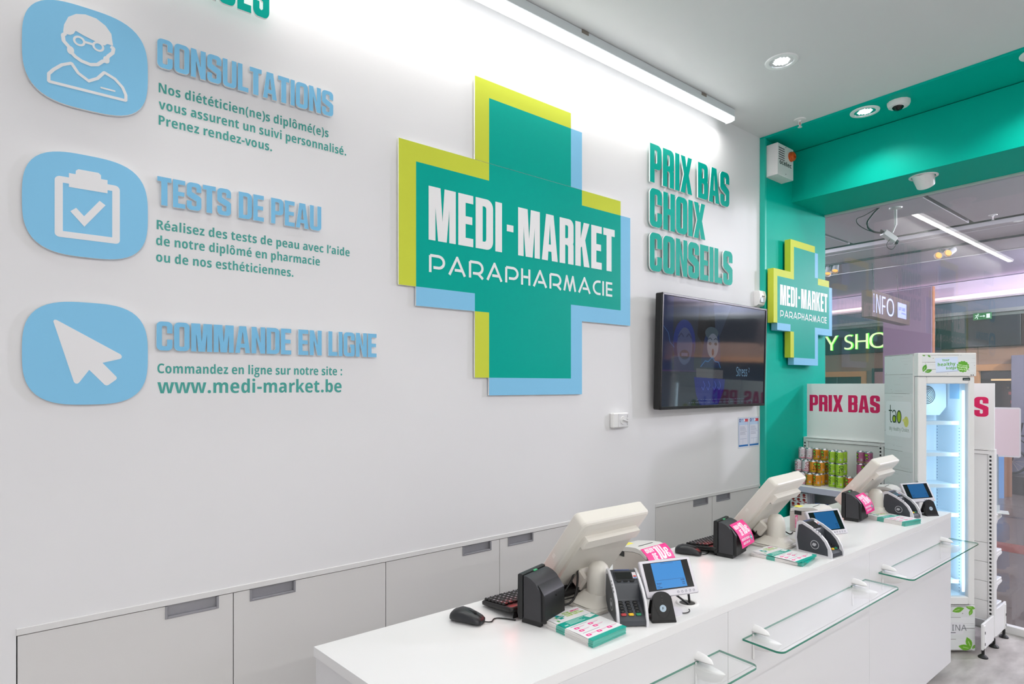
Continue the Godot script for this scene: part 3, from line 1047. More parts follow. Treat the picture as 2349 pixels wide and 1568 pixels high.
func portal_fittings():
	# alarm siren
	var t := thing("alarm_siren", "white alarm siren box with orange beacon at the top of green wall", "alarm", Vector3(4.2795, 3.2245, 0.03))
	var wm := mat(Color(0.9, 0.9, 0.9), 0.45)
	part("body", t, wm, Vector3(0, 0.116, 0.0465), Vector3(0.2326, 0.232, 0.093), 0.002)
	for k in 6:
		part("louvre", t, mat(Color(0.86, 0.86, 0.87), 0.5), Vector3(-0.06, 0.206 - k * 0.0165, 0.095), Vector3(0.085, 0.006, 0.006), 0.001, Transform3D(Basis(), Vector3.ZERO))
		part("slot", t, mat(Color(0.2, 0.2, 0.2), 0.6), Vector3(-0.06, 0.2 - k * 0.0165, 0.0935), Vector3(0.085, 0.004, 0.002), 0)
	var b := MB.new(Transform3D(Basis(Vector3.RIGHT, PI / 2), Vector3(0.074, 0.168, 0.093)))
	b.lathe([Vector2(0.036, 0), Vector2(0.036, 0.012), Vector2(0.033, 0.014), Vector2(0.033, 0.024), Vector2(0.026, 0.03), Vector2(0.014, 0.031), Vector2(0.012, 0.024), Vector2(0, 0.024)], 24)
	obj("beacon", [[b, mat(Color(0.8, 0.33, 0.08), 0.25)]], t)
	obj("lettering", [[type_mb("ocelec", -0.09, 0.085, 0.083, 0.032, 0.0936), mat(Color(0.05, 0.05, 0.06), 0.5)]], t)
	for y in [0.022, 0.222]:
		part("screw", t, mat(Color(0.3, 0.3, 0.3), 0.4, 0.5), Vector3(0.0, y, 0.0935), Vector3(0.005, 0.007, 0.002), 0.0005)
	# dome camera
	t = thing("dome_camera", "white dome camera on the green soffit", "camera", Vector3(4.285, 3.505, 0.86))
	var d := MB.new(Transform3D(Basis(Vector3.RIGHT, PI)))
	d.lathe([Vector2(0.066, 0), Vector2(0.066, 0.012), Vector2(0.058, 0.03), Vector2(0.04, 0.038), Vector2(0, 0.04)], 12)
	obj("housing", [[d, mat(Color(0.9, 0.9, 0.9), 0.4)]], t)
	d = MB.new(Transform3D(Basis(Vector3.RIGHT, PI), Vector3(-0.012, -0.03, 0.0)))
	d.lathe([Vector2(0.034, 0), Vector2(0.032, 0.012), Vector2(0.022, 0.024), Vector2(0.008, 0.03), Vector2(0, 0.031)], 20)
	obj("dome", [[d, mat(Color(0.03, 0.03, 0.035), 0.08)]], t)
	# sprinkler
	sprinkler(Vector3(4.07, CEIL, 0.33), "white sprinkler head under the white ceiling beside the green soffit")
	# gimbal spotlight under the beam
	t = thing("gimbal_spotlight", "white swivelling spotlight under the green beam", "ceiling lamp", Vector3(4.7, 3.114, 0.87))
	var r := MB.new()
	r.lathe([Vector2(0.07, 0.004), Vector2(0.07, -0.004), Vector2(0.076, -0.008), Vector2(0.085, -0.005), Vector2(0.086, 0.0)], 32)
	obj("trim_ring", [[r, mat(Color(0.92, 0.92, 0.92), 0.35)]], t)
	var e := MB.new(Transform3D(Basis(Vector3.BACK, 0.75), Vector3(-0.012, 0.012, 0)))
	e.lathe([Vector2(0.0, -0.05), Vector2(0.045, -0.056), Vector2(0.05, -0.088), Vector2(0.054, -0.088), Vector2(0.062, -0.03), Vector2(0.066, 0.03)], 28)
	obj("eyeball", [[e, mat(Color(0.9, 0.9, 0.9), 0.35)]], t)

func sprinkler(at: Vector3, label: String):
	var t := thing("sprinkler", label, "sprinkler", at)
	var m := mat(Color(0.9, 0.9, 0.9), 0.4)
	var a := MB.new(Transform3D(Basis(Vector3.RIGHT, PI)))
	a.lathe([Vector2(0.04, 0), Vector2(0.036, 0.006), Vector2(0.012, 0.009), Vector2(0.01, 0.016), Vector2(0, 0.016)], 20)
	obj("rosette", [[a, m]], t)
	for s in [-1, 1]:
		var f := MB.new()
		f.tube([Vector3(s * 0.006, -0.014, 0), Vector3(s * 0.012, -0.024, 0), Vector3(s * 0.012, -0.036, 0), Vector3(s * 0.003, -0.05, 0)], 0.003, 6)
		obj("arm", [[f, m]], t)
	part("bulb", t, mat(Color(0.7, 0.15, 0.1), 0.2), Vector3(0, -0.03, 0), Vector3(0.004, 0.024, 0.004), 0.001)
	a = MB.new(Transform3D(Basis(Vector3.RIGHT, PI)))
	a.lathe([Vector2(0, 0.049), Vector2(0.013, 0.05), Vector2(0.014, 0.053), Vector2(0, 0.054)], 16)
	obj("deflector", [[a, m]], t)

# ---------------------------------------------------------------- cabinets let into the wall
func cabinets():
	var white := mat(Color(0.85, 0.845, 0.84), 0.45)
	var dark := mat(Color(0.3, 0.28, 0.26), 0.8)
	for s in [[-0.0886, 2.325, "trim_1"], [2.917, 4.137, "trim_4"]]:
		struct(s[2], [[span(s[0], 0.9305, -0.02, s[1], 0.951, 0.004, 0.001), mat(Color(0.87, 0.868, 0.865), 0.45)]])
	var doors := [
		[-0.0856, 0.5125, 0.2987, 0.4659, "white cabinet door at the picture's left edge, its pull at the right"],
		[0.5155, 1.1135, 0.5701, 0.7365, "second white cabinet door from the left, its pull at the left"],
		[1.1165, 1.7195, 1.5047, 1.6707, "white wall cabinet door behind the mouse, third from the left"],
		[1.7225, 2.3225, 1.772, 1.9355, "white wall cabinet door partly behind the nearest monitor, fourth from the left"],
		[2.9195, 3.5215, 3.3072, 3.4744, "white wall cabinet door behind the second keyboard, its pull at the right"],
		[3.5245, 4.127, 3.5718, 3.7399, "white wall cabinet door beside the green wall, last of the row"],
	]
	for d in doors:
		var t := thing("wall_cabinet", d[4], "cabinet", Vector3((d[0] + d[1]) / 2, 0, 0), 0, "white cabinets let into the sign wall")
		var h: float = (d[1] - d[0]) / 2
		var a: float = d[2] - t.position.x
		var b: float = d[3] - t.position.x
		var m := MB.new()
		m.extrude(v2([-h, 0.08, h, 0.08, h, 0.9275, b, 0.9275, b, 0.884, a, 0.884, a, 0.9275, -h, 0.9275]), -0.018, 0.0)
		var dr := obj("door", [[m, white]], t)
		var grey := mat(Color(0.62, 0.62, 0.64), 0.38, 0.45)
		var g := MB.new()
		g.box(Vector3((a + b) / 2, 0.906, -0.012), Vector3(b - a, 0.044, 0.003))
		for q in [a + 0.004, b - 0.004]:
			g.box(Vector3(q, 0.906, -0.005), Vector3(0.008, 0.0435, 0.016), 0.001)
		g.box(Vector3((a + b) / 2, 0.888, -0.005), Vector3(b - a - 0.016, 0.008, 0.016), 0.001)
		obj("pull_handle", [[g, grey]], dr)
		var c := MB.new()
		for q in [-h + 0.009, h - 0.009]:
			c.box(Vector3(q, 0.5, -0.19), Vector3(0.018, 0.84, 0.33))
		c.box(Vector3(0, 0.913, -0.19), Vector3(2 * h - 0.036, 0.016, 0.33))
		c.box(Vector3(0, 0.09, -0.19), Vector3(2 * h - 0.036, 0.018, 0.33))
		c.box(Vector3(0, 0.5, -0.352), Vector3(2 * h - 0.036, 0.84, 0.006))
		obj("carcass", [[c, dark]], t)

# ---------------------------------------------------------------- the long counter
func counter():
	var t := thing("counter", "long white cash counter running along the sign wall", "counter", Vector3(2.36, 0, 0.92))
	var o := Vector2(2.36, 0.92)
	var lam := mat(Color(0.91, 0.91, 0.91), 0.33)
	var front := mat(Color(0.87, 0.87, 0.875), 0.4)
	var flat := Transform3D(Basis(Vector3.RIGHT, PI / 2), Vector3(0, 0, 0))   # (x, y) becomes (x, z), depth goes down
	var out := v2([0.579, 0.65, 0.642, 1.187, 4.111, 1.187, 4.05, 0.65])
	var top := MB.new(Transform3D(flat.basis, Vector3(-o.x, TOP, -o.y)))
	top.extrude(out, 0, 0.0275)
	obj("worktop", [[top, lam]], t)
	for s in [[0.645, 1.7995], [1.8015, 2.96], [2.962, 4.109]]:
		part("front_panel", t, front, Vector3((s[0] + s[1]) / 2 - o.x, 0.494, 1.177 - o.y), Vector3(s[1] - s[0], 0.84, 0.018), 0.001)
	for e in [[0.581, 0.652, 0.641, 1.167], [4.049, 0.652, 4.108, 1.167]]:
		var d := Vector2(e[2] - e[0], e[3] - e[1])
		var side := MB.new(Transform3D(Basis(Vector3.UP, atan2(d.x, d.y)), Vector3((e[0] + e[2]) / 2 - o.x + (0.012 if e[0] < 1 else -0.012), 0.494, (e[1] + e[3]) / 2 - o.y)))
		side.box(Vector3.ZERO, Vector3(0.018, 0.84, d.length()), 0.001)
		obj("end_panel", [[side, front]], t)
	part("back_panel", t, front, Vector3(2.31 - o.x, 0.494, 0.7 - o.y), Vector3(3.42, 0.84, 0.016), 0.001)
	part("plinth", t, mat(Color(0.7, 0.7, 0.7), 0.5), Vector3(2.32 - o.x, 0.037, 1.12 - o.y), Vector3(3.32, 0.074, 0.016), 0.001)
	part("plinth", t, mat(Color(0.7, 0.7, 0.7), 0.5), Vector3(3.974 - o.x, 0.037, 0.91 - o.y), Vector3(0.016, 0.074, 0.4), 0.001)
	# glass ledges on its front
	var pane := mat(Color(0.62, 0.85, 0.78, 0.02), 0.0, 0.0, {"transparency": BaseMaterial3D.TRANSPARENCY_ALPHA})
	var rim := mat(Color(0.2, 0.52, 0.43), 0.12)
	var shelves := [[0.73, 1.749, [0.81, 1.625], "near glass ledge on the counter front, cut off by the picture's bottom"], [1.889, 2.914, [1.967, 2.788], "middle glass ledge on the counter front, between the other two"], [3.066, 4.083, [3.118, 3.938], "far glass ledge on the counter front beside the fridge"]]
	for s in shelves:
		var g := thing("glass_ledge", s[3], "shelf", Vector3((s[0] + s[1]) / 2, 0.8, 1.1862), 0, "glass ledges on the counter front")
		var h: float = (s[1] - s[0]) / 2
		var m := MB.new(Transform3D(flat.basis, Vector3.ZERO))
		var e := MB.new(Transform3D(flat.basis, Vector3.ZERO))
		m.extrude(rr(-h, 0.0, h, 0.141, [0, 0, 0.025, 0.025]), 0, 0.007, e)
		obj("glass_pane", [[m, pane], [e, rim]], g)
		for x in s[2]:
			var q: float = x - g.position.x
			var up := MB.new(Transform3D(Basis(), Vector3(q, 0.0075, 0.0)))
			var rings := []
			for i in 7:
				var f := i / 6.0
				var rad := sqrt(maxf(0.0, 1.0 - f * f))
				var ring := []
				for k in 12:
					var an := PI * k / 11.0
					ring.append(Vector3(cos(an) * 0.017 * maxf(rad, 0.05), sin(an) * 0.022 * maxf(rad, 0.08) * (1.0 if k > 0 and k < 11 else 0.0), f * 0.058))
				rings.append(ring)
			up.loft(rings)
			var wm := mat(Color(0.93, 0.93, 0.93), 0.3)
			obj("bracket_cap", [[up, wm]], g)
			var dn := MB.new(Transform3D(Basis(), Vector3(q, -0.0075, 0.0)))
			rings = []
			for i in 9:
				var f := i / 8.0
				var rad := sqrt(maxf(0.0, 1.0 - f * f))
				var ring := []
				for k in 14:
					var an := PI * k / 13.0
					ring.append(Vector3(cos(an) * 0.018 * maxf(rad, 0.05), -sin(an) * 0.05 * maxf(rad, 0.04) * (1.0 if k > 0 and k < 13 else 0.0), f * 0.1))
				rings.append(ring)
			dn.loft(rings)
			obj("bracket", [[dn, wm]], g)
			part("bracket_rail", g, wm, Vector3(q - 0.012, -0.045, 0.003), Vector3(0.008, 0.09, 0.006), 0.002)

# ---------------------------------------------------------------- the three tills
func registers():
	for k in 3:
		monitor(k)
	for k in 3:
		scanner(k)
	for k in 3:
		leaflets(k)
	for k in 3:
		terminal(k)
	for k in 3:
		customer_display(k)
	for k in 3:
		tag_reader(k)
	for k in 3:
		receipt_printer(k)
	for k in 2:
		keyboard(k)
		mouse(k)
	vouchers()
	notes()
	var rows := [
		["black cable behind the nearest scanner, looping to the nearest monitor foot", [[1.34, 0.007, 0.83], [1.37, 0.045, 0.845], [1.41, 0.085, 0.84], [1.45, 0.13, 0.82]], 0.0035],
		["second black cable behind the nearest scanner, rising steeply", [[1.33, 0.007, 0.87], [1.36, 0.02, 0.885], [1.39, 0.05, 0.875], [1.42, 0.1, 0.85], [1.43, 0.13, 0.83]], 0.0035],
		["thin black cable lying on the worktop at the nearest monitor foot", [[1.3, 0.024, 0.86], [1.36, 0.024, 0.868], [1.39, 0.028, 0.872], [1.41, 0.05, 0.865]], 0.0025],
		["black cable on the worktop behind the second scanner", [[2.47, 0.005, 0.86], [2.52, 0.012, 0.85], [2.57, 0.024, 0.845], [2.6, 0.06, 0.84]], 0.003],
		["black cable on the worktop right of the second monitor foot", [[2.74, 0.005, 0.86], [2.79, 0.006, 0.84], [2.83, 0.022, 0.845], [2.86, 0.006, 0.865], [2.9, 0.006, 0.86]], 0.003],
		["thick black cable bending down into the nearest grommet", [[1.645, 0.055, 1.085], [1.672, 0.062, 1.09], [1.692, 0.045, 1.1], [1.698, 0.003, 1.105]], 0.0042],
		["thin black cable hanging from the nearest customer display into the grommet", [[1.625, 0.05, 1.09], [1.65, 0.03, 1.095], [1.683, 0.003, 1.11]], 0.0035],
		["grey cable tied with black clips behind the second card terminal", [[2.815, 0.003, 1.09], [2.835, 0.03, 1.085], [2.86, 0.055, 1.075], [2.88, 0.07, 1.065]], 0.006],
		["black cable bundle under the third customer display", [[4.01, 0.004, 1.09], [4.005, 0.02, 1.088], [4.01, 0.045, 1.085]], 0.009],
		["thin black cable curling on the worktop by the nearest display foot", [[1.592, 0.003, 1.137], [1.608, 0.003, 1.153], [1.632, 0.003, 1.152], [1.64, 0.005, 1.143]], 0.0016],
	]
	for r in rows:
		var p := []
		for q in r[1]:
			p.append(Vector3(q[0], q[1], q[2]))
		cable(r[0], p, r[2], Color(0.6, 0.6, 0.6) if r[0].begins_with("grey") else Color(0.04, 0.04, 0.045))
	for g in [[1.692, 1.1, "white round cable grommet in the worktop by the nearest display"], [2.81, 1.085, "white round cable grommet in the worktop by the second card terminal"]]:
		var t := thing("cable_grommet", g[2], "grommet", Vector3(g[0], TOP, g[1]))
		var m := MB.new()
		m.lathe([Vector2(0.026, 0.0), Vector2(0.027, 0.003), Vector2(0.033, 0.005), Vector2(0.037, 0.003), Vector2(0.038, 0.0)], 28)
		obj("ring", [[m, mat(WHITE, 0.35)]], t)
		var d := MB.new()
		d.lathe([Vector2(0.026, 0.0004), Vector2(0, 0.0005)], 24)
		obj("opening", [[d, mat(Color(0.25, 0.25, 0.24), 0.7)]], t)

func notes():
	for q in [[1.235, 0.672, "small orange note stuck on the worktop behind the nearest keyboard"], [2.33, 0.672, "small orange note stuck on the worktop behind the second keyboard"]]:
		var t := thing("orange_note", q[2], "note", Vector3(q[0], TOP, q[1]))
		part("paper", t, mat(Color(0.9, 0.56, 0.22), 0.6), Vector3(0, 0.0008, 0), Vector3(0.09, 0.0016, 0.03), 0)

func cable(label: String, pts: Array, r: float, c: Color, base := Vector3(0, 0.943, 0)):
	var cv := Curve3D.new()
	for i in pts.size():
		var d: Vector3 = (pts[mini(i + 1, pts.size() - 1)] - pts[maxi(i - 1, 0)]) * 0.22
		cv.add_point(pts[i], -d, d)
	cv.bake_interval = 0.012
	var b := Array(cv.get_baked_points())
	var m := MB.new()
	m.tube(b.map(func(q): return q - pts[0]), r, 8)
	var o := obj("cable", [[m, mat(c, 0.45)]], null, pts[0] + base)
	tag(o, label, "cable")

func monitor(k: int):
	var at: Vector3 = [Vector3(1.462, TOP, 0.92), Vector3(2.645, TOP, 0.915), Vector3(3.742, TOP, 0.93)][k]
	var label: String = ["cream till monitor seen from behind, nearest of the three, beside the bare scanner", "cream till monitor seen from behind, middle of the three on the counter", "cream till monitor seen from behind, farthest, beside the fridge"][k]
	if k:
		dup(get_node("till_monitor"), "till_monitor", label, at, [0, 0.075, 0.03][k], "till monitors")
		return
	var t := thing("till_monitor", label, "monitor", at, 0, "till monitors")
	var m := mat(CREAM, 0.42)
	var base := MB.new()
	base.box(Vector3(0.0, 0.008, -0.015), Vector3(0.2, 0.016, 0.17), 0.006)
	var rings := []
	for r in [[0.092, 0.016, 0.078], [0.08, 0.021, 0.068], [0.055, 0.03, 0.055], [0.042, 0.045, 0.044]]:
		var ring := []
		for q in rr(-r[0], -r[2], r[0], r[2], [r[0] * 0.5, r[0] * 0.5, r[0] * 0.5, r[0] * 0.5], 5):
			ring.append(Vector3(q.x - 0.008, r[1], q.y - 0.012 * clampf((0.045 - r[1]) / 0.03, 0, 1)))
		rings.append(ring)
	base.loft(rings, false, true)
	obj("foot", [[base, m]], t)
	part("foot_plate", t, mat(Color(0.72, 0.7, 0.67), 0.5), Vector3(0, 0.004, -0.015), Vector3(0.206, 0.008, 0.176), 0.002)
	var p := MB.new(Transform3D(Basis(), Vector3(-0.012, 0, 0.0)))
	p.lathe([Vector2(0.04, 0.035), Vector2(0.039, 0.095), Vector2(0.037, 0.112), Vector2(0.031, 0.13), Vector2(0.02, 0.141), Vector2(0.0, 0.145)], 28)
	obj("pole", [[p, m]], t)
	var tilt := Transform3D(Basis(Vector3.RIGHT, 0.662), Vector3(0.015, 0.329, 0.03))
	var hinge := MB.new(tilt)
	hinge.box(Vector3(-0.02, -0.262, 0.084), Vector3(0.078, 0.07, 0.05), 0.008)
	obj("hinge", [[hinge, m]], t)
	var slab := MB.new(tilt)
	rings = []
	for r in [[-0.004, 0.004, 0.012], [0.0, 0.0, 0.016], [0.04, 0.0, 0.016], [0.0455, 0.0025, 0.016], [0.049, 0.008, 0.016], [0.051, 0.03, 0.012]]:
		var ring := []
		for q in rr(-0.1635 + r[1], -0.33 + r[1], 0.1635 - r[1], -r[1], [r[2], r[2], r[2], r[2]], 6):
			ring.append(Vector3(q.x, q.y, r[0]))
		rings.append(ring)
	slab.loft(rings, true, true, true)
	obj("housing", [[slab, m]], t)
	var back := MB.new(tilt)
	back.extrude(v2([-0.132, -0.315, 0.132, -0.315, 0.132, -0.07, 0.126, -0.06, -0.126, -0.06, -0.132, -0.07]), 0.049, 0.062)
	obj("back_shell", [[back, mat(Color(0.83, 0.815, 0.78), 0.45)]], t)
	back = MB.new(tilt)
	back.extrude(v2([-0.132, -0.098, 0.132, -0.098, 0.132, -0.07, 0.126, -0.06, -0.126, -0.06, -0.132, -0.07]), 0.062, 0.074)
	obj("back_ridge", [[back, m]], t)
	part("vent_slot", t, mat(Color(0.35, 0.33, 0.3), 0.7), Vector3(0, -0.1, 0.063), Vector3(0.256, 0.006, 0.005), 0.001, tilt)
	part("side_tab", t, mat(Color(0.9, 0.89, 0.86), 0.4), Vector3(-0.1632, -0.19, 0.016), Vector3(0.002, 0.016, 0.012), 0.0005, tilt)
	part("screen", t, mat(Color(0.05, 0.06, 0.07), 0.1), Vector3(0, -0.165, -0.0042), Vector3(0.27, 0.27, 0.001), 0, tilt)

func scanner(k: int):
	var at: Vector3 = [Vector3(1.214, TOP, 0.902), Vector3(2.325, TOP, 0.872), Vector3(3.472, TOP, 0.922)][k]
	var turn: float = [0.268, 0.19, 0.1][k]
	var label: String = ["black presentation barcode scanner without a voucher, nearest on the counter", "black presentation barcode scanner wearing a pink voucher, middle of the counter", "black presentation barcode scanner wearing a pink voucher, farthest on the counter"][k]
	if k:
		dup(get_node("barcode_scanner"), "barcode_scanner", label, at, turn, "barcode scanners")
		return
	var t := thing("barcode_scanner", label, "scanner", at, turn, "barcode scanners")
	var dk := mat(Color(0.095, 0.1, 0.105), 0.42)
	var gy := mat(Color(0.2, 0.2, 0.215), 0.5)
	var squeeze := Vector3(0.85, 1, 0.84)
	var side := Basis(Vector3.UP, PI / 2)   # (x, y) of a profile becomes (-z, y), depth becomes x
	var b := MB.new(Transform3D(side, Vector3(-0.072, 0, 0)))
	b.extrude(v2([0.034, 0.018, 0.034, 0.148, 0.02, 0.1475, 0.0, 0.142, -0.018, 0.132, -0.032, 0.117, -0.04, 0.104, -0.042, 0.018]), 0, 0.144)
	obj("body", [[b, gy]], t)
	var f := MB.new(Transform3D(side, Vector3(-0.075, 0, 0)))
	f.extrude(v2([0.0372, 0.02, 0.037, 0.15, 0.041, 0.153, 0.053, 0.153, 0.058, 0.149, 0.06, 0.03, 0.054, 0.014, 0.044, 0.012]), 0, 0.15)
	obj("front_frame", [[f, dk]], t)
	part("window", t, mat(Color(0.12, 0.0, 0.01), 0.1, 0.0, {"emission_enabled": true, "emission": Color(1, 0.05, 0.08), "emission_energy_multiplier": 0.3}), Vector3(0, 0.082, -0.0605), Vector3(0.12, 0.1, 0.002), 0)
	var c := MB.new(Transform3D(side, Vector3(-0.066, 0, 0)))
	c.extrude(v2([-0.03, 0.012, -0.026, 0.127, -0.036, 0.118, -0.05, 0.103, -0.054, 0.098, -0.057, 0.014]), 0, 0.134)
	obj("rear_cover", [[c, dk]], t)
	part("plinth", t, dk, Vector3(0, 0.009, -0.005), Vector3(0.132, 0.018, 0.085), 0.002)
	part("status_light", t, glow(Color(0.25, 0.62, 0.42), 0.5), Vector3(0.005, 0.1502, -0.036), Vector3(0.02, 0.003, 0.01), 0.0005)
	part("cover_hole", t, mat(Color(0.01, 0.01, 0.01), 0.6), Vector3(0.01, 0.085, 0.0555), Vector3(0.004, 0.006, 0.003), 0.0005)
	for c2 in t.get_children():
		(c2 as Node3D).scale = squeeze
	var l := OmniLight3D.new()
	l.name = "scan_light"
	l.light_color = Color(1, 0.05, 0.1)
	l.light_energy = 0.003
	l.light_size = 0.03
	l.omni_range = 1.0
	l.omni_attenuation = 2.0
	l.shadow_enabled = true
	l.position = Vector3(-0.02, 0.07, -0.1)
	t.add_child(l)

func leaflets(k: int):
	var at: Vector3 = [Vector3(1.26, TOP, 1.035), Vector3(2.46, TOP, 1.035), Vector3(3.6, TOP, 1.06)][k]
	var turn: float = [0.05, 0.13, -0.17][k]
	var label: String = ["stack of green and white leaflets before the nearest scanner", "stack of green and white leaflets before the second scanner, its top sheets fanned", "stack of green and white leaflets before the farthest scanner"][k]
	var t := thing("leaflet_stack", label, "leaflets", at, turn, "leaflet stacks on the counter")
	if not mats.has("leaflet"):
		var p := Pic.new(148, 210, Color(0.93, 0.93, 0.94))
		for r in [["block", "VOTRE", 66, 96, 20, Color(0.6, 0.78, 0.25)], ["block", "FIDELITE", 100, 140, 20, Color(0.86, 0.1, 0.45)], ["block", "RECOMPENSEE", 66, 130, 31, Color(0.6, 0.78, 0.25)], ["block", "COMME VOUS VOULEZ", 66, 142, 42, Color(0.6, 0.78, 0.25)]]:
			block_pic(p, r[1], r[2], r[3], r[4], 8, r[5])
		p.rect(14, 46, 8, 12, Color(0.35, 0.68, 0.35))
		p.rect(26, 24, 30, 12, Color(0.55, 0.75, 0.2)); p.rect(34, 14, 14, 32, Color(0.3, 0.65, 0.8))
		p.rect(29, 26, 30, 11, TEAL); p.rect(36, 18, 13, 28, TEAL); p.rect(32, 29, 24, 4, Color(0.9, 0.92, 0.9))
		p.rect(0, 66, 148, 34, TEAL)
		for y in 4:
			p.rect(30, 70 + y * 6, 74 - (y * 23) % 30, 3, Color(0.75, 0.92, 0.88))
		p.poly(v2([108, 70, 140, 66, 146, 84, 116, 90]), Color(0.93, 0.95, 0.95))
		p.rect(10, 86, 14, 5, Color(0.8, 0.93, 0.9))
		for y in 2:
			p.rect(14, 106 + y * 52, 70, 2, Color(0.55, 0.56, 0.62))
		for q in [[26, 122], [84, 122], [26, 142], [84, 142], [20, 176], [64, 176], [108, 176]]:
			p.poly(rr(q[0] - 9, q[1] - 6, q[0] + 9, q[1] + 6, [4, 4, 4, 4], 3), PINK)
			p.ellipse(q[0], q[1], 4, 3, Color(0.95, 0.85, 0.9))
			p.rect(q[0] + 12, q[1] - 5, 24, 2, Color(0.93, 0.55, 0.72))
			p.rect(q[0] + 12, q[1] - 1, 18, 1, Color(0.7, 0.7, 0.74))
		p.rect(0, 192, 148, 18, TEAL)
		mats["leaflet"] = print_mat(p.tex(), 0.35)
	var wm := mat(Color(0.9, 0.89, 0.88), 0.6)
	var tm := mat(Color(0.36, 0.7, 0.64), 0.6)
	var rng := RandomNumberGenerator.new()
	rng.seed = 40 + k
	var layers: int = [9, 6, 9][k]
	for i in layers:
		var a := MB.new(Transform3D(Basis(Vector3.UP, rng.randf_range(-0.012, 0.012) * (3 if k == 1 else 1)), Vector3(rng.randf_range(-0.001, 0.001), 0, rng.randf_range(-0.0012, 0.0012))))
		var b := MB.new(a.xf)
		for s in [[-0.105, -0.04, a], [-0.04, -0.004, b], [-0.004, 0.088, a], [0.088, 0.105, b]]:
			s[2].box(Vector3(0, 0.0011 + i * 0.0023, (s[0] + s[1]) / 2), Vector3(0.148, 0.00215, s[1] - s[0]))
		obj("leaflet_bundle", [[a, wm], [b, tm]], t)
	var h := layers * 0.0023
	for s in ([[0.03, 0.0007, 0.003]] if k != 1 else [[0.04, 0.0006, 0.004], [-0.06, 0.0016, 0.01], [0.16, 0.003, 0.004]]):
		var m := MB.new(Transform3D(Basis(Vector3.UP, -s[0]), Vector3(s[2], h + s[1], s[2])))
		var pts := []
		for i in 5:
			var z := -0.105 + i * 0.0525
			pts.append([Vector3(-0.074, 0.001 * (i % 2), z), Vector3(0.074, 0.0004 * i, z)])
		for i in 4:
			m.quad4(pts[i][0], pts[i][1], pts[i + 1][1], pts[i + 1][0], Vector3.UP, Vector3.UP, Vector3.UP, Vector3.UP, Vector2(0, i / 4.0), Vector2(1, i / 4.0), Vector2(1, (i + 1) / 4.0), Vector2(0, (i + 1) / 4.0))
		obj("top_leaflet", [[m, mats["leaflet"]]], t)

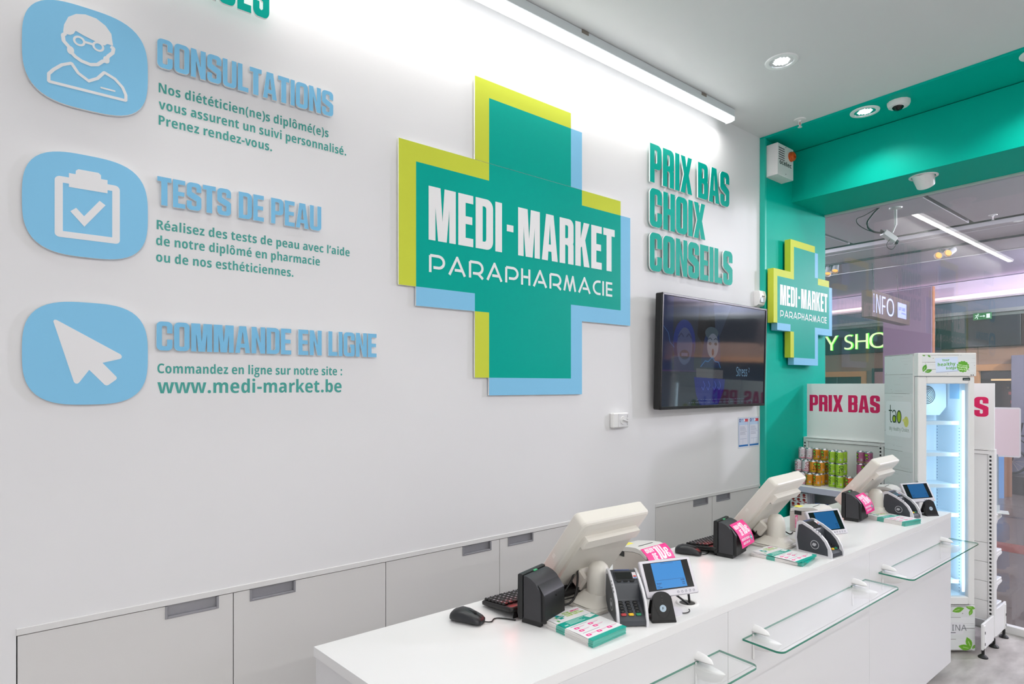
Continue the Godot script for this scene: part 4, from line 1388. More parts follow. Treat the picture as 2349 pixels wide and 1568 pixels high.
func terminal(k: int):
	var at: Vector3 = [Vector3(1.437, TOP, 1.053), Vector3(2.66, TOP, 1.098), Vector3(3.772, TOP, 1.046)][k]
	var turn: float = [-0.6, -0.1, -0.1][k]
	var label: String = ["grey and white card payment terminal with keypad, nearest, beside the black tag reader", "grey and white card payment terminal showing its contactless side, middle of the counter", "grey and white card payment terminal showing its contactless side, farthest on the counter"][k]
	if k:
		dup(get_node("card_terminal"), "card_terminal", label, at, turn, "card terminals")
		return
	var t := thing("card_terminal", label, "card terminal", at, turn, "card terminals")
	var gy := mat(Color(0.25, 0.265, 0.29), 0.42)
	var wh := mat(Color(0.86, 0.86, 0.88), 0.35)
	var side := Basis(Vector3.UP, PI / 2)
	# profile as (-z, y)
	var b := MB.new(Transform3D(side, Vector3(-0.042, 0, 0)))
	b.extrude(v2([0.072, 0.004, 0.08, 0.06, 0.072, 0.126, 0.062, 0.132, 0.052, 0.132, 0.008, 0.108, 0.002, 0.1, -0.002, 0.06, -0.008, 0.052, -0.066, 0.026, -0.076, 0.018, -0.078, 0.004]), 0, 0.084)
	obj("body", [[b, gy]], t)
	var cheek := v2([0.074, 0.0, 0.084, 0.06, 0.076, 0.128, 0.064, 0.136, 0.05, 0.136, 0.01, 0.12, -0.03, 0.098, -0.058, 0.072, -0.074, 0.044, -0.082, 0.02, -0.082, 0.0])
	var inset := v2([0.066, 0.008, 0.074, 0.06, 0.067, 0.118, 0.05, 0.124, 0.01, 0.108, -0.028, 0.086, -0.05, 0.064, -0.064, 0.038, -0.066, 0.008])
	for s in [-1, 1]:
		var c := MB.new(Transform3D(side, Vector3(-0.049 if s < 0 else 0.0415, 0, 0)))
		c.extrude(cheek, 0, 0.0075)
		obj("side_cheek", [[c, wh]], t)
		c = MB.new(Transform3D(side, Vector3(-0.0496 if s < 0 else 0.0489, 0, 0)))
		c.extrude(inset, 0, 0.0008)
		obj("side_inlay", [[c, gy]], t)
		if s > 0:
			c = MB.new(Transform3D(side, Vector3(0.0405, 0, 0)))
			c.extrude(inset, 0, 0.001)
			obj("side_inlay", [[c, gy]], t)
	# contactless mark on the left
	var mk := MB.new(Transform3D(Basis(Vector3.UP, -PI / 2), Vector3(-0.0499, 0, 0)))
	var ring := minus([disc2(0.008, 0.045, 0.019, 0.019)], disc2(0.008, 0.045, 0.0165, 0.0165))
	for p in ring:
		mk.extrude(p, 0, 0.0003)
	mk.extrude(v2([-0.004, 0.041, 0.008, 0.038, 0.016, 0.046, 0.012, 0.052, 0.0, 0.052]), 0, 0.0003)
	obj("contactless_mark", [[mk, mat(Color(0.75, 0.76, 0.78), 0.5)]], t)
	var dots := MB.new(Transform3D(Basis(Vector3.UP, -PI / 2), Vector3(-0.0494, 0, 0)))
	for i in 4:
		dots.box(Vector3(0.004 + i * 0.011, 0.1165 - i * 0.0072, 0), Vector3(0.0022, 0.006, 0.0014))
	obj("indicator_marks", [[dots, mat(Color(0.2, 0.2, 0.22), 0.5)]], t)
	# screen slope and keypad slope
	var ss := Transform3D(Basis(Vector3.RIGHT, atan2(-0.024, 0.044) * -1.0 - 0.0), Vector3(0, 0.1212, -0.0295))
	part("screen_frame", t, mat(Color(0.16, 0.17, 0.19), 0.3), Vector3(0.0, 0, 0), Vector3(0.064, 0.002, 0.036), 0.0005, ss)
	part("screen", t, mat(Color(0.1, 0.11, 0.105), 0.08), Vector3(-0.002, 0.0006, 0), Vector3(0.052, 0.002, 0.03), 0.0003, ss)
	part("card_sticker", t, mat(Color(0.9, 0.88, 0.9), 0.4), Vector3(0.034, 0.0008, -0.002), Vector3(0.013, 0.0012, 0.026), 0, ss)
	part("sticker_mark", t, mat(Color(0.85, 0.35, 0.3), 0.4), Vector3(0.034, 0.0012, 0.002), Vector3(0.009, 0.0012, 0.006), 0, ss)
	part("sticker_mark", t, mat(Color(0.35, 0.55, 0.85), 0.4), Vector3(0.034, 0.0012, 0.008), Vector3(0.009, 0.0012, 0.004), 0, ss)
	part("top_strip", t, mat(Color(0.15, 0.25, 0.5), 0.3), Vector3(0, 0.1322, -0.058), Vector3(0.05, 0.0012, 0.008), 0.0003)
	var ks := Transform3D(Basis(Vector3.RIGHT, atan2(0.026, 0.058)), Vector3(0, 0.0395, 0.037))
	var kb := mat(Color(0.03, 0.032, 0.035), 0.3)
	var key := commit([[bx(Vector3.ZERO, Vector3(0.015, 0.006, 0.0095), 0.0025), kb]])
	for i in 3:
		hold("function_key", commit([[bx(Vector3((i - 1) * 0.021, 0.0015, 0.0225), Vector3(0.014, 0.003, 0.005), 0.001, ss), kb]]), t)
	for r in 4:
		for c in 3:
			var o := hold("key", key, t)
			o.transform = ks * Transform3D(Basis(), Vector3((c - 1) * 0.0235, 0.002, -0.027 + r * 0.0125))
	for c in 3:
		var cm := mat([Color(0.72, 0.2, 0.22), Color(0.9, 0.72, 0.05), Color(0.1, 0.5, 0.35)][c], 0.3)
		part(["red_key", "yellow_key", "green_key"][c], t, cm, Vector3((c - 1) * 0.0235, 0.002, 0.0235), Vector3(0.017, 0.006, 0.01), 0.0025, ks)

func customer_display(k: int):
	var at: Vector3 = [Vector3(1.583, TOP, 1.106), Vector3(2.79, TOP, 1.072), Vector3(4.0, TOP, 1.055)][k]
	var turn: float = [-0.415, -0.403, -0.5][k]
	var label: String = ["small white customer display with a bright blue screen, nearest on the counter", "small white customer display with a blue screen, behind the middle card terminal", "small white customer display with a blue screen, farthest, before the fridge"][k]
	var t := thing("customer_display", label, "display", at, turn, "customer displays")
	var wm := mat(Color(0.86, 0.85, 0.88), 0.35)
	var f := MB.new()
	f.lathe([Vector2(0.0, 0.0), Vector2(0.045, 0.0), Vector2(0.045, 0.004), Vector2(0.03, 0.009), Vector2(0.014, 0.013), Vector2(0.0, 0.014)], 28)
	obj("foot", [[f, wm]], t)
	var n := MB.new()
	n.tube([Vector3(0, 0.008, -0.005), Vector3(0.002, 0.05, -0.008), Vector3(0, 0.09, -0.012)], 0.011, 12)
	obj("neck", [[n, wm]], t)
	var tf := Transform3D(Basis(Vector3.BACK, 0.03) * Basis(Vector3.RIGHT, -0.5), Vector3(0, 0.114, 0))
	var b := MB.new(tf)
	var rings := []
	for r in [[-0.018, 0.008], [-0.014, 0.002], [-0.004, 0.0], [0.0, 0.003]]:
		var ring := []
		for q in rr(-0.0935 + r[1], -0.061 + r[1], 0.0935 - r[1], 0.057 - r[1], [0.006, 0.006, 0.006, 0.006], 4):
			ring.append(Vector3(q.x, q.y, r[0]))
		rings.append(ring)
	b.loft(rings)
	obj("casing", [[b, wm]], t)
	part("screen_border", t, mat(Color(0.07, 0.075, 0.09), 0.15), Vector3(0, 0.004, 0.0002), Vector3(0.162, 0.088, 0.001), 0, tf)
	var p := Pic.new(220, 168, Color(0.18, 0.56, 0.86) if k == 0 else Color(0.13, 0.38, 0.6))
	var ink := Color(0.03, 0.2, 0.4)
	p.rect(8, 112, 204, 2, ink.lerp(Color(0.18, 0.56, 0.86), 0.5))
	p.rect(70, 6, 90, 3, ink.lerp(Color(0.18, 0.56, 0.86), 0.5))
	type_pic(p, "Total", Transform2D(Vector2(10, 0), Vector2(0, -10), Vector2(8, 138)), ink)
	type_pic(p, "0,00", Transform2D(Vector2(10, 0), Vector2(0, -10), Vector2(184, 128)), ink)
	type_pic(p, "Cash", Transform2D(Vector2(7, 0), Vector2(0, -7), Vector2(8, 151)), ink)
	type_pic(p, "Change", Transform2D(Vector2(7, 0), Vector2(0, -7), Vector2(8, 162)), ink)
	type_pic(p, "0,00", Transform2D(Vector2(7, 0), Vector2(0, -7), Vector2(190, 142)), ink)
	type_pic(p, "0,00", Transform2D(Vector2(7, 0), Vector2(0, -7), Vector2(190, 153)), ink)
	var sm := StandardMaterial3D.new()
	sm.albedo_color = Color(0.02, 0.03, 0.05)
	sm.roughness = 0.2
	sm.emission_enabled = true
	sm.emission_operator = BaseMaterial3D.EMISSION_OP_MULTIPLY
	sm.emission = Color.WHITE
	sm.emission_texture = p.tex()
	sm.emission_energy_multiplier = 0.95
	sm.texture_repeat = false
	var s := MB.new(tf)
	s.face([Vector3(-0.053, -0.036, 0.0012), Vector3(0.057, -0.036, 0.0012), Vector3(0.057, 0.046, 0.0012), Vector3(-0.053, 0.046, 0.0012)], Vector3.BACK, [Vector2(0, 1), Vector2(1, 1), Vector2(1, 0), Vector2(0, 0)])
	obj("screen", [[s, sm]], t)
	for i in 5:
		var btn := MB.new(tf)
		for q in minus([disc2(0.02 + i * 0.014, -0.0505, 0.004, 0.004, 14)], disc2(0.02 + i * 0.014, -0.0505, 0.0032, 0.0032, 12)):
			btn.extrude(q, 0.0, 0.0004)
		obj("button", [[btn, mat(Color(0.62, 0.62, 0.68), 0.4)]], t)

func tag_reader(k: int):
	var at: Vector3 = [Vector3(1.508, TOP, 1.137), Vector3(2.745, TOP, 1.085), Vector3(3.925, TOP, 1.135)][k]
	var label: String = ["black wedge shaped tag reader with a round F sticker, nearest on the counter", "black wedge shaped tag reader mostly hidden behind the middle card terminal", "black wedge shaped tag reader half hidden behind the farthest card terminal"][k]
	if k:
		dup(get_node("tag_reader"), "tag_reader", label, at, -0.5, "tag readers")
		return
	var t := thing("tag_reader", label, "reader", at, -0.56, "tag readers")
	var m := mat(Color(0.055, 0.055, 0.055), 0.42)
	var lean := Transform3D(Basis(Vector3.RIGHT, -0.3), Vector3(0, 0.0, 0.022))
	var b := MB.new(lean)
	var outline := v2([-0.039, 0.002, 0.039, 0.002, 0.0315, 0.066])
	outline.append_array(arc2(0, 0.066, 0.0312, 0.026, 8, 172, 12))
	outline.append(Vector2(-0.0315, 0.066))
	var rings := []
	for r in [[0.0, 1.0], [-0.01, 1.0], [-0.018, 0.96]]:
		var ring := []
		for q in outline:
			ring.append(Vector3(q.x * r[1], q.y * r[1], r[0]))
		rings.append(ring)
	b.loft(rings)
	obj("front_shell", [[b, m]], t)
	part("stand", t, m, Vector3(0, 0.028, -0.03), Vector3(0.072, 0.056, 0.006), 0.002, Transform3D(Basis(Vector3.RIGHT, 0.35), Vector3(0, 0.0, 0.0)))
	part("base", t, m, Vector3(0, 0.003, -0.006), Vector3(0.077, 0.006, 0.06), 0.001)
	var g := MB.new(lean)
	for q in stroke(arc2(0, 0.078, 0.029, 0.065, 180, 360, 16), 0.0008):
		g.extrude(q, 0.0, 0.0004)
	obj("groove", [[g, mat(Color(0.015, 0.015, 0.015), 0.6)]], t)
	g = MB.new(lean)
	g.extrude(disc2(0.0, 0.042, 0.0105, 0.0105), 0.0, 0.0008)
	obj("sticker", [[g, mat(Color(0.68, 0.76, 0.82), 0.4)]], t)
	obj("sticker_letter", [[type_mb("F", -0.0022, 0.0024, 0.0385, 0.0072, 0.0011, "Droid Sans", 700, lean), mat(Color(0.05, 0.06, 0.08), 0.5)]], t)
	g = MB.new(lean)
	for y in [0.062, 0.068, 0.078]:
		g.box(Vector3(0, y, 0.0002), Vector3(0.003, 0.003, 0.0006))
	obj("indicator_lights", [[g, mat(Color(0.22, 0.2, 0.2), 0.4)]], t)

func receipt_printer(k: int):
	var at: Vector3 = [Vector3(1.775, TOP, 0.855), Vector3(3.02, TOP, 0.92), Vector3(3.965, TOP, 0.905)][k]
	var label: String = ["cream receipt printer carrying a pink voucher, behind the nearest customer display", "cream receipt printer behind the middle customer display", "cream receipt printer behind the farthest customer display, half hidden"][k]
	var turn: float = [0.02, 0.08, 0.1][k]
	if k:
		dup(get_node("receipt_printer"), "receipt_printer", label, at, turn, "receipt printers")
		return
	var t := thing("receipt_printer", label, "printer", at, turn, "receipt printers")
	var m := mat(Color(0.78, 0.755, 0.73), 0.42)
	var side := Basis(Vector3.UP, PI / 2)
	var b := MB.new(Transform3D(side, Vector3(-0.0725, 0, 0)))
	b.extrude(v2([0.1, 0.004, 0.1, 0.1, 0.0, 0.116, -0.03, 0.114, -0.055, 0.1, -0.078, 0.064, -0.084, 0.03, -0.084, 0.004]), 0, 0.145)
	obj("body", [[b, m]], t)
	var c := MB.new(Transform3D(side, Vector3(-0.0725, 0, 0)))
	c.extrude(v2([0.1, 0.1015, 0.096, 0.117, 0.02, 0.131, -0.012, 0.134, -0.034, 0.129, -0.058, 0.112, -0.06, 0.102, -0.056, 0.101, -0.03, 0.1155, 0.0, 0.1175]), 0, 0.145)
	obj("lid", [[c, mat(Color(0.85, 0.84, 0.825), 0.38)]], t)
	part("lid_button", t, mat(Color(0.16, 0.17, 0.17), 0.4), Vector3(-0.0728, 0.1, -0.06), Vector3(0.004, 0.02, 0.034), 0.001)
	part("name_plate", t, mat(Color(0.3, 0.3, 0.3), 0.5), Vector3(-0.0728, 0.035, 0.03), Vector3(0.0012, 0.006, 0.024), 0)
	part("paper_slot", t, mat(Color(0.1, 0.1, 0.1), 0.6), Vector3(0, 0.1325, 0.0), Vector3(0.085, 0.003, 0.004), 0.0005)
	part("lid_note", t, mat(Color(0.93, 0.88, 0.35), 0.6), Vector3(-0.02, 0.123, -0.07), Vector3(0.05, 0.0012, 0.045), 0)

func voucher_pic() -> StandardMaterial3D:
	var p := Pic.new(296, 210, PINK)
	var w := Color(0.93, 0.9, 0.92)
	block_pic(p, "BON", 28, 118, 68, 42, w)
	block_pic(p, "DE", 68, 118, 126, 50, w)
	block_pic(p, "10", 126, 214, 126, 108, w)
	block_pic(p, "€", 220, 268, 122, 64, w)
	block_pic(p, "POUR VOTRE PROCHAIN", 28, 208, 162, 18, w)
	block_pic(p, "ACHAT DE MIN. 55€*", 44, 202, 190, 18, w)
	p.rect(222, 150, 50, 20, Color(0.5, 0.78, 0.8)); p.rect(238, 136, 20, 48, Color(0.5, 0.78, 0.8))
	p.rect(225, 153, 44, 14, TEAL); p.rect(241, 139, 14, 42, TEAL); p.rect(228, 157, 38, 5, w)
	return print_mat(p.tex(), 0.3)

# pink vouchers taped over the scanners and a printer; each follows the curve under it
func vouchers():
	var pm := voucher_pic()
	for s in [
		["pink voucher for 10 euros taped on the second barcode scanner", Vector3(2.325, TOP, 0.872), 0.19, [[0.01, 0.137], [0.022, 0.127], [0.034, 0.116], [0.046, 0.102], [0.055, 0.084], [0.062, 0.064], [0.065, 0.046]], -0.04, 0.148],
		["pink voucher for 10 euros taped on the farthest barcode scanner", Vector3(3.472, TOP, 0.922), 0.1, [[0.01, 0.137], [0.022, 0.127], [0.034, 0.116], [0.046, 0.102], [0.055, 0.084], [0.062, 0.064], [0.065, 0.046]], -0.04, 0.148],
		["pink voucher for 10 euros taped on the nearest receipt printer's front", Vector3(1.775, TOP, 0.855), 0.02, [[0.03, 0.131], [0.036, 0.129], [0.058, 0.112], [0.074, 0.092], [0.086, 0.066], [0.092, 0.046]], -0.07, 0.148],
		["corner of a pink voucher hanging on the middle receipt printer", Vector3(3.02, TOP, 0.92), 0.08, [[-0.06, 0.09], [-0.06, 0.07], [-0.06, 0.05], [-0.061, 0.03]], -0.11, 0.03],
	]:
		var t := thing("voucher", s[0], "voucher", s[1], s[2], "pink 10 euro vouchers")
		var m := MB.new()
		var n: int = s[3].size()
		for i in n - 1:
			var a: Vector2 = Vector2(s[3][i][0], s[3][i][1])
			var b: Vector2 = Vector2(s[3][i + 1][0], s[3][i + 1][1])
			var nn := Vector3(0, b.x - a.x, a.y - b.y).normalized()
			var na := nn
			var o := nn * 0.0014
			m.quad4(Vector3(s[4], a.y, a.x) + o, Vector3(s[4] + s[5], a.y, a.x) + o, Vector3(s[4] + s[5], b.y, b.x) + o, Vector3(s[4], b.y, b.x) + o, na, na, na, na, Vector2(0, float(i) / (n - 1)), Vector2(1, float(i) / (n - 1)), Vector2(1, float(i + 1) / (n - 1)), Vector2(0, float(i + 1) / (n - 1)))
		obj("paper", [[m, pm]], t)

func keyboard(k: int):
	var at: Vector3 = [Vector3(1.345, TOP, 0.77), Vector3(2.465, TOP, 0.765)][k]
	var label: String = ["black keyboard behind the nearest scanner beside the mouse", "black keyboard behind the second scanner, partly hidden by it"][k]
	if k:
		dup(get_node("keyboard"), "keyboard", label, at, 0.0, "till keyboards")
		return
	var t := thing("keyboard", label, "keyboard", at, 0, "till keyboards")
	var m := mat(Color(0.07, 0.065, 0.068), 0.45)
	var tilt := Transform3D(Basis(Vector3.RIGHT, -0.13), Vector3(0, 0.0235, 0.0))
	var b := MB.new(tilt)
	var rings := []
	for r in [[-0.012, 0.01], [-0.006, 0.0], [0.003, 0.0], [0.007, 0.006]]:
		var ring := []
		for q in rr(-0.22 + r[1], -0.08 + r[1], 0.22 - r[1], 0.085 - r[1], [0.012, 0.012, 0.012, 0.012], 4):
			ring.append(Vector3(q.x, r[0], q.y))
		rings.append(ring)
	b.loft(rings)
	obj("case", [[b, m]], t)
	var keys := MB.new(tilt)
	for r in 6:
		for c in 22:
			keys.box(Vector3(-0.205 + c * 0.0195, 0.0105, -0.06 + r * 0.0195), Vector3(0.0168, 0.009, 0.0165), 0.003)
	var o := obj("keys", [[keys, mat(Color(0.05, 0.048, 0.05), 0.4)]], t)
	o.set_meta("kind", "stuff")
	var marks := MB.new(tilt)
	for r in 6:
		for c in 22:
			if (c + r * 3) % 7 != 3:
				marks.box(Vector3(-0.207 + c * 0.0195, 0.0151, -0.058 + r * 0.0195), Vector3(0.0045, 0.0003, 0.005))
	o = obj("key_legends", [[marks, mat(Color(0.75, 0.75, 0.8), 0.5)]], t)
	o.set_meta("kind", "stuff")
	for x in [-0.19, 0.19]:
		part("fold_out_foot", t, m, Vector3(x, 0.011, 0.07), Vector3(0.02, 0.022, 0.005), 0.001)

func mouse(k: int):
	var at: Vector3 = [Vector3(1.018, TOP, 0.77), Vector3(2.19, TOP, 0.752)][k]
	var label: String = ["black wired computer mouse alone on the near worktop", "black wired computer mouse left of the second scanner"][k]
	var turn := 0.45
	if k:
		dup(get_node("computer_mouse"), "computer_mouse", label, at, turn, "computer mice")
		cable("black mouse cable running to the second scanner", [Vector3(2.215, 0.006, 0.806), Vector3(2.25, 0.003, 0.806), Vector3(2.29, 0.003, 0.79)], 0.0018, Color(0.04, 0.04, 0.045))
		return
	var t := thing("computer_mouse", label, "mouse", at, turn, "computer mice")
	var b := MB.new()
	var rings := []
	for s in [[-0.056, 0.008, 0.012], [-0.054, 0.018, 0.022], [-0.044, 0.028, 0.032], [-0.025, 0.032, 0.039], [0.0, 0.031, 0.038], [0.025, 0.029, 0.031], [0.042, 0.028, 0.024], [0.052, 0.024, 0.018], [0.056, 0.014, 0.012]]:
		var ring := []
		for i in 18:
			var a := TAU * i / 18
			var y := sin(a)
			var wx: float = cos(a) * s[1] * (1.0 if y < 0 else 1.0)
			ring.append(Vector3(signf(cos(a)) * pow(absf(cos(a)), 0.75) * s[1], 0.002 + (s[2] * (0.35 + 0.65 * pow(maxf(y, 0.0), 0.8)) if y >= 0 else s[2] * 0.35 * (1.0 + y)), s[0]))
		rings.append(ring)
	b.loft(rings)
	obj("shell", [[b, mat(Color(0.13, 0.135, 0.15), 0.4)]], t)
	part("wheel", t, mat(Color(0.03, 0.03, 0.032), 0.5), Vector3(0, 0.032, 0.027), Vector3(0.006, 0.01, 0.018), 0.003)
	var g := MB.new()
	g.tube([Vector3(0, 0.0395, -0.005), Vector3(0, 0.0365, 0.014), Vector3(0, 0.0325, 0.026), Vector3(0, 0.0265, 0.042), Vector3(0, 0.02, 0.052)], 0.0007, 5)
	obj("button_seam", [[g, mat(Color(0.015, 0.015, 0.015), 0.6)]], t)
	cable("black mouse cable curving over the worktop to the nearest scanner", [Vector3(1.046, 0.008, 0.815), Vector3(1.07, 0.004, 0.825), Vector3(1.095, 0.003, 0.81), Vector3(1.115, 0.003, 0.822), Vector3(1.14, 0.003, 0.86)], 0.002, Color(0.04, 0.04, 0.045))

# ---------------------------------------------------------------- the tao wordmark, cap height 1, drawn into a picture
func tao_logo(p: Pic, t: Transform2D, ink: Color, leaf: Color, filled: bool, w := 0.075):
	var k := t.get_scale().y
	var q := func(l: Array) -> Array: return l.map(func(v): return t * (v as Vector2))
	p.line(q.call([Vector2(0.16, 1.0), Vector2(0.16, 0.14), Vector2(0.22, 0.04), Vector2(0.32, 0.03)]), w * k, ink)
	p.line(q.call([Vector2(0.0, 0.7), Vector2(0.34, 0.7)]), w * k, ink)
	if filled:
		p.poly(t * disc2(0.62, 0.22, 0.19, 0.21), leaf)
		p.poly(t * disc2(1.2, 0.36, 0.24, 0.36), leaf)
	p.line(q.call(Array(arc2(0.62, 0.22, 0.19, 0.2, 0, 360, 16))), w * k, ink)
	p.line(q.call(Array(arc2(0.62, 0.5, 0.21, 0.22, 150, 0, 8)) + [Vector2(0.83, 0.02)]), w * k, ink)
	p.line(q.call(Array(arc2(1.2, 0.36, 0.24, 0.35, 0, 360, 20))), w * k, ink)

func gondola():
	var t := thing("gondola_shelving", "white double sided gondola shelving by the green wall with two headers reading PRIX BAS", "shelving", Vector3(4.74, 0, 0), -PI / 2)
	var wm := mat(Color(0.94, 0.94, 0.94), 0.42)
	var ups := [0.05, 0.594, 1.23]
	for i in 3:
		part("upright", t, wm, Vector3(ups[i], 0.67, -0.025), Vector3(0.034, 1.2, 0.05), 0.002)
		var s := MB.new()
		for k in 44:
			s.box(Vector3(ups[i] - 0.004, 0.14 + k * 0.0252, 0.0002), Vector3(0.011, 0.0135, 0.0012))
		var o := obj("upright_slots", [[s, mat(Color(0.13, 0.13, 0.13), 0.6)]], t)
		o.set_meta("kind", "stuff")
	for b in 2:
		var x0: float = ups[b] + 0.018
		var x1: float = ups[b + 1] - 0.018
		for r in [[0.165, 0.289], [0.291, 0.414], [0.416, 0.539], [0.541, 0.664], [0.666, 1.235]]:
			part("back_panel", t, wm, Vector3((x0 + x1) / 2, (r[0] + r[1]) / 2, -0.02), Vector3(x1 - x0, r[1] - r[0], 0.024), 0.0015)
		part("top_rail", t, wm, Vector3((x0 + x1) / 2, 1.249, -0.025), Vector3(x1 - x0 + 0.03, 0.024, 0.056), 0.003)
	for h in [[0.055, 0.612], [0.622, 1.243]]:
		var hd := part("header_panel", t, wm, Vector3((h[0] + h[1]) / 2, 1.483, -0.02), Vector3(h[1] - h[0], 0.424, 0.016), 0.001)
		part("header_ledge", t, wm, Vector3((h[0] + h[1]) / 2, 1.268, -0.018), Vector3(h[1] - h[0] + 0.01, 0.008, 0.05), 0.001)
		var x0: float = h[0] + 0.022
		var x1: float = h[1] - 0.03
		raised(hd, block_line("PRIX BAS", x0, x1, 1.4786, 0.1284), -0.012, -0.0112, mat(MAGENTA, 0.45), mat(MAGENTA, 0.45), "header_letter")
	for x in [0.594, 1.238]:
		for s in [[0.0, 0.235, 0.05, 0.21], [-0.29, -0.05, 0.06, 0.235]]:
			part("base_bracket", t, wm, Vector3(x, (s[2] + s[3]) / 2, (s[0] + s[1]) / 2), Vector3(0.012, s[3] - s[2], s[1] - s[0]), 0.002)
			var zf: float = s[1] - 0.02 if s[0] == 0.0 else s[0] + 0.03
			part("bracket_lug", t, wm, Vector3(x + 0.006, (s[2] + s[3]) / 2, zf), Vector3(0.01, s[3] - s[2] - 0.02, 0.024), 0.002)
			part("bracket_slot", t, mat(Color(0.2, 0.2, 0.2), 0.6), Vector3(x + 0.0115, 0.085, zf), Vector3(0.001, 0.016, 0.012), 0)
			part("bracket_slot", t, mat(Color(0.2, 0.2, 0.2), 0.6), Vector3(x + 0.0115, 0.155, zf), Vector3(0.001, 0.016, 0.012), 0)
			foot(t, Vector3(x, 0, zf))
		foot(t, Vector3(x, 0, -0.025))
	# front shelves of the first bay
	var lilac := mat(Color(0.76, 0.77, 0.84), 0.4)
	for s in [[0.93, 0.32], [0.63, 0.36], [0.25, 0.36]]:
		part("shelf", t, wm, Vector3(0.322, s[0] - 0.011, s[1] / 2), Vector3(0.535, 0.022, s[1]), 0.003)
		part("price_rail", t, lilac, Vector3(0.322, s[0] - 0.025, s[1] + 0.004), Vector3(0.535, 0.044, 0.006), 0.002)
	# shelves on the far side of the second bay
	for y in [0.83, 0.585, 0.395, 0.235]:
		part("shelf", t, wm, Vector3(0.91, y - 0.01, -0.17), Vector3(0.62, 0.02, 0.24), 0.003)
		var sb := MB.new(Transform3D(Basis(Vector3.UP, PI / 2), Vector3(1.216, 0, 0)))
		sb.extrude(v2([0.05, y - 0.02, 0.29, y - 0.02, 0.29, y - 0.032, 0.2, y - 0.04, 0.12, y - 0.085, 0.05, y - 0.1]), 0, 0.006)
		obj("shelf_bracket", [[sb, wm]], t)
	cans()
	packs()
	for r in 3:
		var y: float = [0.585, 0.395, 0.235][r]
		for d in 2:
			for k in 2:
				var b := bottle(Vector3(5.0 - d * 0.09, y, 1.165 - k * 0.085), ["upper", "middle", "lower"][r], ["outer", "inner"][d], ["end", "second"][k])
	# poster holder standing on the far side's top shelf
	t = thing("sign_holder", "blank framed notice on a clear stem standing behind the second header", "sign", Vector3(4.99, 0.83, 1.205), 0.25)
	part("base", t, mat(Color(0.88, 0.9, 0.9), 0.2), Vector3(0, 0.004, 0), Vector3(0.1, 0.008, 0.12), 0.002)
	var st := MB.new()
	st.tube([Vector3(0, 0.008, 0), Vector3(0, 0.39, 0)], 0.008, 12)
	obj("stem", [[st, mat(Color(0.62, 0.66, 0.7), 0.15, 0.3)]], t)
	st = MB.new()
	st.tube([Vector3(0, 0.008, 0), Vector3(0, 0.05, 0)], 0.014, 12)
	obj("socket", [[st, mat(Color(0.8, 0.83, 0.85), 0.2)]], t)
	var fr := MB.new(Transform3D(Basis(Vector3.UP, -PI / 2), Vector3(0, 0, 0.035)))
	fr.extrude(rr(-0.085, 0.375, 0.085, 0.705, [0.012, 0.012, 0.012, 0.012]), -0.006, 0.006)
	obj("frame", [[fr, mat(Color(0.85, 0.84, 0.87), 0.3)]], t)
	part("card", t, mat(Color(0.86, 0.79, 0.83), 0.5), Vector3(-0.0065, 0.54, 0.035), Vector3(0.001, 0.31, 0.155), 0)

func foot(t: Node3D, at: Vector3):
	var m := MB.new(Transform3D(Basis(), at))
	m.lathe([Vector2(0.026, 0.0), Vector2(0.026, 0.006), Vector2(0.016, 0.016), Vector2(0.008, 0.022), Vector2(0.008, 0.055), Vector2(0, 0.055)], 18)
	obj("levelling_foot", [[m, mat(Color(0.08, 0.08, 0.08), 0.5)]], t)

